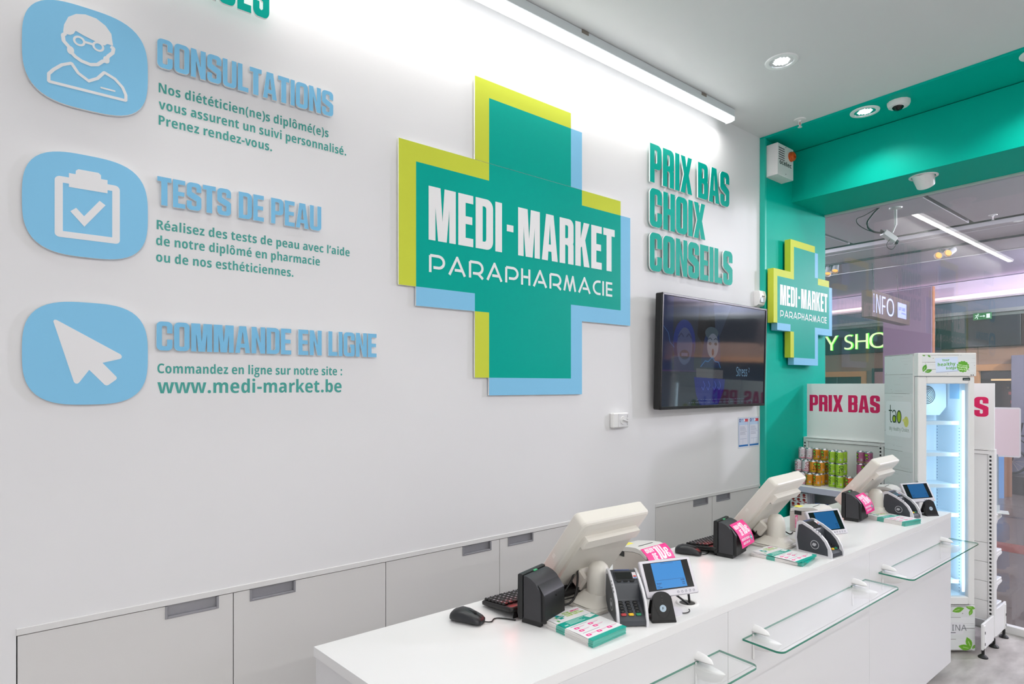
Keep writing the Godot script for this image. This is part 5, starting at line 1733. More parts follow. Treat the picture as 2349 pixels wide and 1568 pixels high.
func cans():
	var tin := mat(Color(0.75, 0.75, 0.77), 0.25, 0.8)
	var kinds := {}
	for c in [["orange", Color(0.86, 0.56, 0.14), Color(0.55, 0.78, 0.22), Color(0.12, 0.16, 0.1)], ["green", Color(0.64, 0.8, 0.22), Color(0.55, 0.78, 0.2), Color(0.12, 0.2, 0.1)], ["pink and white", Color(0.86, 0.82, 0.85), Color(0.86, 0.82, 0.85), Color(0.62, 0.16, 0.3)], ["purple", Color(0.7, 0.4, 0.55), Color(0.55, 0.78, 0.22), Color(0.2, 0.08, 0.14)], ["red", Color(0.85, 0.4, 0.25), Color(0.55, 0.78, 0.22), Color(0.15, 0.08, 0.06)]]:
		var p := Pic.new(224, 120, c[1])
		var rng := RandomNumberGenerator.new()
		rng.seed = 9
		for i in 60:
			p.ellipse(rng.randf() * 224, rng.randf() * 120, 5, 3, c[1].lerp(Color(1, 0.95, 0.6) if rng.randf() > 0.5 else Color(0.5, 0.4, 0.1), 0.12))
		p.rect(0, 104, 224, 7, Color(0.78, 0.2, 0.36) if c[0].begins_with("pink") else Color(0.4, 0.6, 0.1))
		for x in [34, 146]:
			tao_logo(p, Transform2D(Vector2(0, -60), Vector2(-60, 0), Vector2(x + 58, 98)), c[3], c[2], not c[0].begins_with("pink"), 0.085)
		for y in 5:
			p.rect(104, 24 + y * 8, 26, 2, c[1].lerp(c[3], 0.45))
		p.rect(110, 72, 16, 22, Color(0.8, 0.8, 0.8))
		for x in 5:
			p.rect(111 + x * 3, 74, 1, 18, Color(0.2, 0.2, 0.2))
		var body := MB.new()
		body.lathe([Vector2(0.0262, 0.005), Vector2(0.0262, 0.083)], 22)
		# the wrap's v must span the whole side
		var ends := MB.new()
		ends.lathe([Vector2(0.0, 0.001), Vector2(0.021, 0.0), Vector2(0.0262, 0.005)], 18)
		ends.lathe([Vector2(0.0262, 0.083), Vector2(0.0225, 0.088), Vector2(0.022, 0.09), Vector2(0.0205, 0.087), Vector2(0, 0.087)], 18)
		var pm := print_mat(p.tex(), 0.28)
		pm.texture_repeat = true
		kinds[c[0]] = commit([[body, pm], [ends, tin]])
	var rng := RandomNumberGenerator.new()
	rng.seed = 21
	var cols := [["pink and white", 0.09, [[0.255, 1], [0.2, 2], [0.14, 3]], "left"], ["pink and white", 0.145, [[0.25, 1], [0.195, 2], [0.138, 3]], "right"],
		["orange", 0.2, [[0.25, 1], [0.192, 2], [0.135, 3]], "left"], ["orange", 0.256, [[0.252, 1], [0.19, 2], [0.132, 3]], "right"],
		["green", 0.342, [[0.2, 3], [0.142, 3]], "left"], ["green", 0.397, [[0.21, 3], [0.15, 3]], "right"],
		["red", 0.462, [[0.205, 1]], "only"],
		["purple", 0.488, [[0.08, 3]], "left"], ["purple", 0.544, [[0.085, 3]], "right"]]
	for c in cols:
		for r in c[2].size():
			for h in c[2][r][1]:
				var where: String = ["front", "second", "back"][r] if c[2].size() > 1 else "single"
				var tier: String = ["bottom", "middle", "top"][h] if c[2][r][1] > 1 else "lone"
				var label := "%s drink can, %s of the %s stack in its %s column" % [c[0], tier, where, c[3]]
				if c[0] == "red":
					label = "red orange drink can standing alone right of the green cans"
				var o := hold("drink_can", kinds[c[0]], null, Vector3(4.74 - c[2][r][0], 0.93 + h * 0.0902, c[1]))
				# the wordmark faces the shop, now and then the back of the can does
				o.rotation.y = 0.55 + rng.randf_range(-0.35, 0.35) + (PI / 2 if rng.randf() < 0.22 else 0.0)
				tag(o, label, "can", c[0] + " drink cans on the gondola shelf")

func packs():
	var p := Pic.new(120, 160, Color(0.88, 0.87, 0.88))
	var rd := Color(0.6, 0.14, 0.14)
	for r in 3:
		for c in 3:
			p.ellipse(20 + c * 40, 18 + r * 50, 11, 14, rd)
			p.rect(10 + c * 40 + (r % 2) * 8, 34 + r * 50, 22, 10, rd)
	var pm := print_mat(p.tex(), 0.3)
	for k in 8:
		var r := k / 4
		var i := k % 4
		var m := MB.new()
		m.box(Vector3(0, 0.06, 0), Vector3(0.13, 0.12, 0.028), 0.003)
		var f := MB.new()
		f.face([Vector3(-0.062, 0.002, 0.0146), Vector3(0.062, 0.002, 0.0146), Vector3(0.062, 0.118, 0.0146), Vector3(-0.062, 0.118, 0.0146)], Vector3.BACK, [Vector2(0, 1), Vector2(1, 1), Vector2(1, 0), Vector2(0, 0)])
		var t := thing("care_pack", "%s thin white pack with red figures in the %s row on the lower shelf" % [["front", "second", "third", "back"][i], ["lower", "upper"][r]], "pack", Vector3(4.465 + i * 0.032, 0.63 + r * 0.1205, 0.135), -PI / 2, "white packs with red figures")
		obj("carton", [[m, mat(Color(0.85, 0.84, 0.87), 0.4)]], t)
		obj("front_print", [[f, pm]], t)
	for k in 12:
		var r := k / 6
		var i := k % 6
		var t := thing("cream_tube", "%s blue cream tube in the %s row on the lower gondola shelf" % [["first", "second", "third", "fourth", "fifth", "sixth"][i], ["front", "back"][r]], "tube", Vector3(4.46 + r * 0.075 + (i % 2) * 0.012, 0.63, 0.245 + i * 0.054), -PI / 2, "blue cream tubes on the lower shelf")
		var rings := []
		for s in [[0.02, 0.018, 0.018], [0.05, 0.022, 0.02], [0.1, 0.024, 0.014], [0.15, 0.026, 0.004], [0.165, 0.026, 0.002]]:
			var ring := []
			for q in 16:
				ring.append(Vector3(cos(TAU * q / 16) * s[1], s[0], sin(TAU * q / 16) * s[2]))
			rings.append(ring)
		var m := MB.new()
		m.loft(rings)
		obj("tube_body", [[m, mat(Color(0.04, 0.36, 0.72) if i < 4 else Color(0.05, 0.45, 0.62), 0.3)]], t)
		var c := MB.new()
		c.lathe([Vector2(0, 0.0), Vector2(0.017, 0.0), Vector2(0.018, 0.02), Vector2(0.0, 0.021)], 16)
		obj("cap", [[c, mat(Color(0.85, 0.87, 0.9), 0.4)]], t)
		var l := MB.new(Transform3D(Basis(Vector3.RIGHT, -0.16), Vector3(0, 0.118, 0.0125)))
		l.box(Vector3.ZERO, Vector3(0.014, 0.026, 0.0012))
		obj("label_mark", [[l, mat(Color(0.75, 0.83, 0.93), 0.4)]], t)

func bottle(at: Vector3, row: String, side: String, place: String) -> Node3D:
	var t := thing("blue_bottle", "clear blue bottle on the gondola's %s rear shelf, %s row, %s place" % [row, side, place], "bottle", at, 0, "blue bottles on the rear shelves")
	var m := MB.new()
	m.lathe([Vector2(0, 0), Vector2(0.03, 0.0), Vector2(0.032, 0.004), Vector2(0.032, 0.1), Vector2(0.026, 0.114), Vector2(0.012, 0.12), Vector2(0.012, 0.126)], 16)
	obj("bottle_body", [[m, mat(Color(0.2, 0.62, 0.85), 0.15)]], t)
	m = MB.new()
	m.lathe([Vector2(0.015, 0.126), Vector2(0.015, 0.145), Vector2(0, 0.146)], 14)
	obj("cap", [[m, mat(Color(0.85, 0.9, 0.93), 0.35)]], t)
	return t

# ---------------------------------------------------------------- drinks fridge
func wood_pic(w: int, h: int, plank: int, sd: int) -> Pic:
	var p := Pic.new(w, h, Color(0.9, 0.91, 0.915))
	var rng := RandomNumberGenerator.new()
	rng.seed = sd
	for y in range(0, h, plank):
		p.rect(0, y, w, plank, Color(0.9, 0.91, 0.915).darkened(rng.randf() * 0.06))
		for k in 7:
			var yy := y + rng.randf() * plank
			var x := rng.randf() * w
			p.rect(x, yy, w * rng.randf_range(0.1, 0.5), 1, Color(0.7, 0.69, 0.69).lerp(Color(0.9, 0.9, 0.91), rng.randf()))
		p.rect(0, y, w * rng.randf_range(0.5, 1.0), 2, Color(0.62, 0.61, 0.6))
		p.rect(w * rng.randf() * 0.6, y, w * 0.4, 2, Color(0.45, 0.44, 0.43))
		for k in 2:
			p.ellipse(rng.randf() * w, y + rng.randf() * plank, 2, 2, Color(0.5, 0.48, 0.46))
	return p

func leaf(p: Pic, x: float, y: float, l: float, a: float, c: Color):
	var s := PackedVector2Array()
	for i in 9:
		s.append(Vector2(l * i / 8.0, -sin(PI * i / 8.0) * l * 0.24))
	for i in range(7, 0, -1):
		s.append(Vector2(l * i / 8.0, sin(PI * i / 8.0) * l * 0.24))
	p.poly(Transform2D(a, Vector2(x, y)) * s, c)
	p.line([Vector2(x, y) + Vector2.from_angle(a) * l * 0.2, Vector2(x, y) + Vector2.from_angle(a) * l * 0.6], maxf(1.0, l * 0.05), Color(0.75, 0.85, 0.6))

func fridge():
	var t := thing("drinks_fridge", "tall white glass door drinks fridge glowing blue inside, whitewashed wood print on its side", "fridge", Vector3(4.408, 0, 1.083), -0.6636)
	var wm := mat(Color(0.92, 0.92, 0.915), 0.38)
	var H := 1.885
	var front := -0.04
	var back := -0.327
	# cabinet as panels round the chilled space
	var inside := mat(Color(0.85, 0.93, 0.98), 0.4)
	part("side_wall", t, wm, Vector3(-0.172, 0.95, (front + back) / 2), Vector3(0.02, 1.866, front - back), 0.002)
	part("side_wall", t, wm, Vector3(0.17, 0.95, (front + back) / 2), Vector3(0.02, 1.866, front - back), 0.002)
	part("rear_wall", t, wm, Vector3(0, 0.95, back + 0.008), Vector3(0.33, 1.866, 0.016), 0.002)
	part("inner_lining", t, inside, Vector3(0, 1.03, back + 0.019), Vector3(0.32, 1.4, 0.004), 0)
	for s in [-0.16, 0.158]:
		part("inner_lining", t, inside, Vector3(s, 1.03, (front + back) / 2), Vector3(0.004, 1.4, front - back - 0.02), 0)
	part("inner_floor", t, inside, Vector3(0, 0.335, (front + back) / 2), Vector3(0.32, 0.02, front - back - 0.02), 0)
	part("inner_ceiling", t, inside, Vector3(0, 1.728, (front + back) / 2), Vector3(0.32, 0.02, front - back - 0.02), 0)
	part("top_panel", t, wm, Vector3(-0.001, H - 0.012, (front + back) / 2), Vector3(0.362, 0.02, front - back), 0.002)
	# side print
	var sp := wood_pic(320, 1840, 124, 3)
	for q in [[18, 175, 1.0], [18, 425, 0.0]]:
		if q[2] > 0.5:
			sp.poly(rr(16, 300, 304, 528, [20, 20, 20, 20]), Color(0.93, 0.94, 0.95))
			type_pic(sp, "My Healthy Choice.", Transform2D(Vector2(19, 0), Vector2(0, -24), Vector2(58, 492)), Color(0.5, 0.55, 0.5), "Droid Sans", 400)
			sp.ellipse(248, 428, 26, 34, Color(0.85, 0.85, 0.45))
			sp.ellipse(226, 420, 18, 10, Color(0.88, 0.87, 0.5))
		tao_logo(sp, Transform2D(Vector2(96, 0), Vector2(0, -112), Vector2(54, (440 if q[2] > 0.5 else 1030))), Color(0.16, 0.22, 0.14), Color(0.66, 0.76, 0.15), true, 0.07)
	var m := MB.new()
	m.face([Vector3(-0.1826, 0.02, back + 0.002), Vector3(-0.1826, 0.02, front - 0.002), Vector3(-0.1826, H - 0.006, front - 0.002), Vector3(-0.1826, H - 0.006, back + 0.002)], Vector3.LEFT, [Vector2(0, 1), Vector2(1, 1), Vector2(1, 0), Vector2(0, 0)])
	obj("side_print", [[m, print_mat(sp.tex(), 0.45)]], t)
	# canopy with its printed sign
	part("canopy", t, wm, Vector3(0.002, 1.812, (front + 0.004) / 2), Vector3(0.364, 0.146, 0.044), 0.003)
	var hp := wood_pic(300, 116, 44, 8)
	hp.im.adjust_bcs(0.97, 1.0, 1.0)
	hp.poly(v2([72, 20, 200, 10, 206, 96, 78, 106]), Color(0.8, 0.86, 0.95))
	hp.line([Vector2(78, 108), Vector2(206, 98)], 3, Color(0.6, 0.64, 0.78))
	var gc := Color(0.33, 0.62, 0.18)
	for s in [["Your", 112, 40, 13.5], ["healthy", 88, 70, 20.0], ["fridge", 134, 90, 15.0]]:
		type_pic(hp, s[0], Transform2D(Vector2(s[3], -s[3] * 0.07), Vector2(0, -s[3]), Vector2(s[1], s[2])), gc)
	var sc := PackedVector2Array()
	for i in 60:
		sc.append(Vector2(230, 72) + Vector2.from_angle(TAU * i / 60) * (34 + 2.0 * sin(TAU * i / 60 * 13)))
	hp.poly(sc, Color(0.36, 0.65, 0.16))
	for s in [["Get your", 204, 64, 8.5], ["healthy", 202, 77, 10.5], ["daily fuel", 204, 90, 8.5]]:
		type_pic(hp, s[0], Transform2D(Vector2(s[3], s[3] * 0.15), Vector2(0, -s[3]), Vector2(s[1], s[2])), Color(0.9, 0.97, 0.85))
	type_pic(hp, "inside", Transform2D(Vector2(0, -8), Vector2(-8, 0), Vector2(256, 92)), Color(0.9, 0.97, 0.85))
	for s in [[4, 104, 50, -1.2], [14, 106, 44, -0.3], [0, 0, 18, 0.4], [30, 0, 22, 0.7]]:
		leaf(hp, s[0], s[1], s[2], s[3], Color(0.3, 0.58, 0.16))
	m = MB.new()
	m.face([Vector3(-0.156, 1.754, 0.0048), Vector3(0.176, 1.754, 0.0048), Vector3(0.176, 1.872, 0.0048), Vector3(-0.156, 1.872, 0.0048)], Vector3.BACK, [Vector2(0, 1), Vector2(1, 1), Vector2(1, 0), Vector2(0, 0)])
	var hm := print_mat(hp.tex(), 0.25)
	hm.emission_enabled = true
	hm.emission_operator = BaseMaterial3D.EMISSION_OP_MULTIPLY
	hm.emission = Color.WHITE
	hm.emission_texture = hm.albedo_texture
	hm.emission_energy_multiplier = 0.12
	obj("canopy_sign", [[m, hm]], t)
	for x in [0.15, 0.163]:
		part("canopy_lock", t, mat(Color(0.2, 0.22, 0.2), 0.4), Vector3(x, 1.746, 0.005), Vector3(0.006, 0.006, 0.003), 0.001)
	# door
	var d0 := -0.036
	for s in [[-0.1505, 1.022, 0.055, 1.428], [0.158, 1.022, 0.038, 1.428]]:
		part("door_frame", t, wm, Vector3(s[0], s[1], d0 / 2), Vector3(s[2], s[3], -d0), 0.005)
	part("door_frame", t, wm, Vector3(0.008, 1.714, d0 / 2), Vector3(0.262, 0.044, -d0), 0.005)
	part("door_frame", t, wm, Vector3(0.008, 0.332, d0 / 2), Vector3(0.262, 0.048, -d0), 0.005)
	part("door_glass", t, mat(Color(0.8, 0.9, 0.95, 0.03), 0.0, 0.0, {"transparency": BaseMaterial3D.TRANSPARENCY_ALPHA}), Vector3(0.008, 1.024, -0.016), Vector3(0.264, 1.338, 0.005), 0)
	part("door_handle", t, wm, Vector3(-0.172, 1.06, -0.012), Vector3(0.012, 0.05, 0.03), 0.003)
	part("temperature_display", t, mat(Color(0.12, 0.18, 0.18), 0.25), Vector3(0.123, 1.721, 0.001), Vector3(0.046, 0.017, 0.002), 0.0005)
	part("display_mark", t, mat(Color(0.5, 0.56, 0.56), 0.5), Vector3(0.123, 1.719, 0.0022), Vector3(0.034, 0.005, 0.0006), 0)
	# shelves, fan and lamps inside
	for y in [1.445, 1.243, 1.042, 0.855, 0.65, 0.43]:
		part("wire_shelf", t, mat(Color(0.85, 0.92, 0.96), 0.3), Vector3(-0.005, y, -0.19), Vector3(0.29, 0.004, 0.2), 0)
		part("shelf_rail", t, mat(Color(0.82, 0.9, 0.94), 0.3), Vector3(-0.005, y - 0.004, -0.085), Vector3(0.29, 0.024, 0.004), 0.001)
	var fb := MB.new(Transform3D(Basis(), Vector3(0, 0, back + 0.021)))
	fb.extrude(v2([-0.158, 1.485, 0.105, 1.485, 0.15, 1.54, 0.15, 1.7, -0.158, 1.7]), 0, 0.1)
	obj("fan_housing", [[fb, mat(Color(0.8, 0.89, 0.95), 0.4)]], t)
	var fan := MB.new(Transform3D(Basis(), Vector3(0.022, 1.618, back + 0.1215)))
	fan.extrude(disc2(0, 0, 0.056, 0.062), 0, 0.002)
	obj("fan_opening", [[fan, mat(Color(0.16, 0.26, 0.3), 0.5)]], t)
	for k in 6:
		var ring := MB.new(Transform3D(Basis(), Vector3(0.022, 1.618, back + 0.124)))
		for q in minus([disc2(0, 0, 0.009 + k * 0.009, 0.011 + k * 0.0105)], disc2(0, 0, 0.0055 + k * 0.009, 0.0075 + k * 0.0105)):
			ring.extrude(q, 0, 0.002)
		obj("fan_grille", [[ring, mat(Color(0.6, 0.7, 0.75), 0.3, 0.5)]], t)
	part("inner_notice", t, mat(Color(0.55, 0.78, 0.93), 0.5), Vector3(0.1554, 1.645, -0.14), Vector3(0.001, 0.1, 0.085), 0)
	for s in [-0.296, -0.1]:
		var holes := MB.new()
		for k in 52:
			holes.box(Vector3(0.1555, 0.36 + k * 0.0205, s), Vector3(0.001, 0.006, 0.006))
		var o := obj("shelf_slots", [[holes, mat(Color(0.3, 0.48, 0.62), 0.6)]], t)
		o.set_meta("kind", "stuff")
	part("light_strip", t, glow(Color(0.9, 0.96, 1.0), 1.6), Vector3(0.146, 1.01, -0.056), Vector3(0.012, 1.28, 0.008), 0.001)
	for k in 11:
		part("light_spot", t, glow(Color(0.9, 0.96, 1.0), 1.5), Vector3(-0.12 + k * 0.019, 1.708, -0.062), Vector3(0.012, 0.008, 0.006), 0.002)
	for s in [[Vector3(0.136, 1.02, -0.064), Vector2(0.012, 1.25), Vector3(0, 0, 0), 0.15]]:
		var a := AreaLight3D.new()
		a.name = "fridge_light"
		a.area_size = s[1]
		a.light_energy = s[3]
		a.light_color = Color(0.8, 0.93, 1.0)
		a.shadow_enabled = true
		a.area_range = 4.0
		a.position = s[0]
		a.rotation = Vector3(0, 0.6, 0)
		t.add_child(a)
	# printed base
	var bp := wood_pic(200, 170, 42, 12)
	bp.poly(rr(30, 62, 160, 108, [8, 8, 8, 8]), Color(0.88, 0.88, 0.9))
	type_pic(bp, "BIONINA", Transform2D(Vector2(23, 0), Vector2(0, -23), Vector2(42, 94)), Color(0.45, 0.46, 0.48), "Droid Sans", 400)
	leaf(bp, 98, 72, 12, -0.8, Color(0.4, 0.6, 0.2))
	bp.rect(84, 100, 48, 3, Color(0.4, 0.4, 0.42))
	for s in [[120, 20, 44, -0.3], [168, 2, 34, 0.2], [180, 36, 28, -1.2], [186, 162, 46, -1.9], [186, 164, 46, -2.9], [60, 168, 34, -0.4], [190, 164, 20, -0.9]]:
		leaf(bp, s[0], s[1], s[2], s[3], Color(0.42, 0.68, 0.16))
	part("base", t, wm, Vector3(0, 0.16, -0.02), Vector3(0.358, 0.28, 0.038), 0.002)
	m = MB.new()
	m.face([Vector3(-0.178, 0.022, -0.0004), Vector3(0.178, 0.022, -0.0004), Vector3(0.178, 0.298, -0.0004), Vector3(-0.178, 0.298, -0.0004)], Vector3.BACK, [Vector2(0, 1), Vector2(1, 1), Vector2(1, 0), Vector2(0, 0)])
	obj("base_print", [[m, print_mat(bp.tex(), 0.45)]], t)
	for x in [-0.15, 0.15]:
		for z in [-0.06, -0.29]:
			part("foot", t, mat(Color(0.1, 0.1, 0.1), 0.5), Vector3(x, 0.01, z), Vector3(0.03, 0.02, 0.03), 0.002)

# ---------------------------------------------------------------- the mall beyond the shop window
func mall():
	var grey := mat(Color(0.8, 0.79, 0.815), 0.7)
	# floor: dark tiles with a red band
	struct("floor_2", [[span(5.2, -0.1, -5.5, 14.5, 0.0, 7.0), mat(Color(0.38, 0.35, 0.33), 0.25)], [span(7.6, -0.09, -4.5, 8.02, 0.001, 7.0), mat(Color(0.47, 0.25, 0.2), 0.3)], [span(9.6, -0.09, -4.5, 9.7, 0.001, 7.0), mat(Color(0.3, 0.28, 0.28), 0.3)]])
	# ceiling panels below a dark void
	var back := struct("ceiling_2", [[span(5.14, 3.56, -5.5, 14.5, 3.66, 7.0), mat(Color(0.3, 0.28, 0.27), 0.8)]])
	var zs := [-5.5, -3.45, -2.2, -0.95, 0.3, 1.55, 2.8, 4.05, 5.3, 7.0]
	for i in zs.size() - 1:
		for x in [[5.16, 6.6], [6.63, 8.08]]:
			obj("ceiling_panel", [[span(x[0], 3.5, zs[i] + 0.02, x[1], 3.55, zs[i + 1] - 0.02, 0.004), grey]], back)
	for x in [[8.38, 8.54], [8.57, 9.16], [9.22, 10.08]]:
		obj("ceiling_panel", [[span(x[0], 3.5, -5.5, x[1], 3.55, 7.0, 0.004), grey]], back)
	obj("ceiling_panel", [[span(10.1, 3.51, -5.5, 14.4, 3.55, 7.0, 0.004), mat(Color(0.8, 0.79, 0.88), 0.7)]], back)
	obj("ceiling_edge", [[span(10.08, 3.49, -5.5, 10.1, 3.55, 7.0, 0.002), mat(Color(0.8, 0.8, 0.82), 0.6)]], back)
	struct("wall_mall_left", [[span(5.13, 0, -5.6, 14.5, 3.6, -5.5), mat(Color(0.55, 0.53, 0.56), 0.7)]])
	struct("wall_mall_right", [[span(5.2, 0, 7.0, 14.5, 3.6, 7.1), mat(Color(0.5, 0.48, 0.5), 0.7)]])
	struct("wall_mall_front", [[span(5.13, 0, -5.5, 5.2, 3.6, -0.12), mat(Color(0.5, 0.48, 0.5), 0.7)]])
	# the shopfront across the mall, in its own axes: x along it, z towards us
	var A := Vector3(12.891, 0, -2.854)
	var Y := -1.749
	var f := Node3D.new()
	f.name = "wall_mall_far"
	f.position = A
	f.rotation.y = Y
	add_child(f)
	f.set_meta("kind", "structure")
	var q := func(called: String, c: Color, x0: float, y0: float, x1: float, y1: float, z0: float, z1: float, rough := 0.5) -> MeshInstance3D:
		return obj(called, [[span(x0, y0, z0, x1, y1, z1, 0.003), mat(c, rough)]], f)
	q.call("upper_wall", Color(0.8, 0.77, 0.85), -2.5, 3.26, 9.0, 3.5, -0.1, 0.0)
	q.call("cove_ledge", Color(0.75, 0.72, 0.74), -2.5, 3.14, 9.0, 3.17, -0.1, 0.12)
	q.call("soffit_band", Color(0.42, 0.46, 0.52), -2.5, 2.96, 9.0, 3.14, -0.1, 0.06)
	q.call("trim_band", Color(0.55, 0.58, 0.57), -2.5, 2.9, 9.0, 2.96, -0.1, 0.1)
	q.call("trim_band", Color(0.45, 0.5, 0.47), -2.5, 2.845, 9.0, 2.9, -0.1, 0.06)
	q.call("beige_wall", Color(0.5, 0.42, 0.34), -2.5, 1.97, 1.62, 2.33, -0.1, 0.0)
	q.call("beige_wall", Color(0.56, 0.45, 0.35), 1.62, 2.04, 2.0, 2.33, -0.1, 0.0)
	q.call("beige_wall", Color(0.56, 0.45, 0.35), 2.006, 2.04, 2.18, 2.33, -0.1, 0.0)
	q.call("beige_wall", Color(0.56, 0.45, 0.35), 2.186, 2.04, 9.0, 2.33, -0.1, 0.0)
	q.call("wood_frame", Color(0.72, 0.52, 0.3), -2.5, 1.86, 0.28, 1.97, -0.06, 0.03)
	q.call("wood_frame", Color(0.72, 0.52, 0.3), 0.18, 0.0, 0.28, 1.86, -0.06, 0.03)
	q.call("wood_frame", Color(0.74, 0.54, 0.32), 1.95, 1.93, 9.0, 2.04, -0.06, 0.03)
	q.call("wood_frame", Color(0.74, 0.54, 0.32), 1.95, 0.0, 2.2, 1.93, -0.06, 0.02)
	q.call("dark_window", Color(0.09, 0.17, 0.15), -2.5, 0.0, 0.18, 1.86, -0.08, -0.05, 0.2)
	q.call("window_bar", Color(0.2, 0.26, 0.24), -0.38, 0.0, -0.36, 1.86, -0.05, -0.03)
	q.call("beige_wall", Color(0.45, 0.4, 0.35), 0.28, 0.0, 0.55, 1.97, -0.1, 0.0)
	q.call("green_door_frame", Color(0.1, 0.2, 0.18), 0.4, 0.0, 0.95, 2.02, -0.05, 0.04)
	q.call("door_poster", Color(0.6, 0.5, 0.48), 0.46, 0.3, 0.9, 1.95, 0.04, 0.05)
	q.call("beige_wall", Color(0.4, 0.34, 0.3), 0.95, 0.0, 1.95, 1.97, -0.1, 0.0)
	# fascias
	var fs := thing("shop_fascia", "dark green fascia reading BODY SHOP across the mall", "sign", A, Y)
	part("board", fs, mat(Color(0.09, 0.18, 0.17), 0.25), Vector3(-0.4, 2.5875, 0.03), Vector3(3.9, 0.505, 0.06), 0.004)
	var lit := mat(Color(0.8, 0.92, 0.6), 0.4, 0.0, {"emission_enabled": true, "emission": Color(0.9, 0.96, 0.74), "emission_energy_multiplier": 0.9})
	var rim := glow(Color(0.3, 0.95, 0.08), 0.7)
	for s in [["B", -1.54, -1.32], ["O", -1.24, -0.9], ["D", -0.84, -0.575], ["Y", -0.55, -0.27], ["S", -0.13, 0.05], ["H", 0.1, 0.36], ["O", 0.385, 0.72], ["P", 0.78, 1.0]]:
		obj("letter_glow", [[type_mb(s[0], s[1] - 0.008, s[2] + 0.008, 2.413, 0.312, 0.064, "Droid Sans", 400), rim]], fs)
		obj("letter", [[type_mb(s[0], s[1], s[2], 2.42, 0.298, 0.09, "Droid Sans", 400), lit]], fs)
	fs = thing("shop_fascia", "plain dark fascia across the mall behind the fridge", "sign", A, Y)
	part("board", fs, mat(Color(0.11, 0.15, 0.155), 0.3), Vector3(2.2, 2.595, 0.03), Vector3(1.2, 0.5, 0.06), 0.004)
	part("board", fs, mat(Color(0.17, 0.12, 0.1), 0.4), Vector3(4.9, 2.595, 0.03), Vector3(4.18, 0.5, 0.05), 0.004)
	part("end_strip", fs, mat(Color(0.07, 0.06, 0.07), 0.4), Vector3(1.63, 2.47, 0.075), Vector3(0.05, 0.26, 0.03), 0.002)
	# lamp strip in the cove
	var cl := thing("cove_lamp", "warm pink lamp strip in the cove above the far shopfronts", "lamp", A, Y)
	part("strip", cl, glow(Color(1.0, 0.92, 0.92), 0.22), Vector3(2.5, 3.215, 0.04), Vector3(10.0, 0.085, 0.02), 0.004)
	var al := AreaLight3D.new()
	al.name = "cove_light"
	al.area_size = Vector2(9.0, 0.08)
	al.light_energy = 0.6
	al.light_color = Color(1.0, 0.8, 0.84)
	al.shadow_enabled = true
	al.area_range = 12.0
	al.position = Vector3(2.5, 3.235, 0.09)
	al.rotation.x = 1.0
	cl.add_child(al)
	# lit goods wall and display inside the right-hand shopfront
	var gw := thing("goods_wall", "brown pegboard wall of small goods in the far shop", "shelving", A, Y)
	part("backing", gw, mat(Color(0.33, 0.25, 0.2), 0.6), Vector3(2.6, 1.1, -0.5), Vector3(1.3, 2.0, 0.04), 0.003)
	part("pelmet", gw, mat(Color(0.1, 0.09, 0.09), 0.6), Vector3(2.55, 1.86, -0.1), Vector3(0.75, 0.13, 0.08), 0.003)
	part("lamp_strip", gw, glow(Color(1.0, 0.85, 0.65), 0.9), Vector3(2.6, 1.78, -0.3), Vector3(0.7, 0.03, 0.03), 0.003)
	part("cabinet", gw, mat(Color(0.45, 0.34, 0.26), 0.5), Vector3(2.4, 0.7, -0.3), Vector3(0.6, 1.08, 0.3), 0.004)
	part("price_card", gw, mat(Color(0.85, 0.45, 0.42), 0.5), Vector3(2.48, 1.55, -0.465), Vector3(0.1, 0.05, 0.01), 0.001)
	part("price_card", gw, mat(Color(0.85, 0.4, 0.42), 0.5), Vector3(2.51, 1.4, -0.465), Vector3(0.1, 0.05, 0.01), 0.001)
	for k in 5:
		var g := thing("hanging_pack", "%s small dark pack hanging along the top of the far goods wall" % ["first", "second", "third", "fourth", "fifth"][k], "pack", A + Vector3(0, 1.62, 0), Y, "packs hanging on the far goods wall")
		part("card", g, mat(Color(0.2, 0.16, 0.14), 0.5), Vector3(2.43 + k * 0.085, 0.04, -0.465), Vector3(0.055, 0.09, 0.025), 0.002)
		part("window", g, mat(Color(0.45, 0.4, 0.35), 0.2), Vector3(2.43 + k * 0.085, 0.025, -0.45), Vector3(0.035, 0.035, 0.006), 0.001)
	for k in 5:
		var g := thing("metal_peg", "%s bright metal peg from the top, right of the oval clock" % ["first", "second", "third", "fourth", "fifth"][k], "peg", A + Vector3(0, 1.56 - k * 0.055, 0), Y, "metal pegs beside the oval clock")
		tag(g, g.get_meta("label"), "peg", "metal pegs beside the oval clock")
		var pg := MB.new()
		pg.tube([Vector3(2.76, 0, -0.48), Vector3(2.76, 0, -0.3)], 0.008, 6)
		pg.tube([Vector3(2.7, 0, -0.42), Vector3(2.83, 0, -0.42)], 0.007, 6)
		obj("rod", [[pg, mat(Color(0.75, 0.72, 0.66), 0.3, 0.6)]], g)
	var oc := thing("oval_clock", "dark oval wall display reading 88 over 88 in the far shop", "clock", A + Vector3(0, 1.43, 0), Y)
	var om := MB.new(Transform3D(Basis(), Vector3(2.68, 0.0, -0.45)))
	om.extrude(disc2(0, 0.0, 0.072, 0.17), 0, 0.05)
	obj("case", [[om, mat(Color(0.16, 0.1, 0.08), 0.4)]], oc)
	om = MB.new(Transform3D(Basis(), Vector3(2.68, 0.0, -0.4)))
	om.extrude(disc2(0, 0.0, 0.055, 0.145), 0, 0.004)
	obj("face", [[om, mat(Color(0.12, 0.11, 0.11), 0.3)]], oc)
	for y in [0.01, -0.065]:
		obj("digits", [[type_mb("88", 2.65, 2.71, y, 0.05, -0.394), mat(Color(0.8, 0.82, 0.85), 0.4)]], oc)
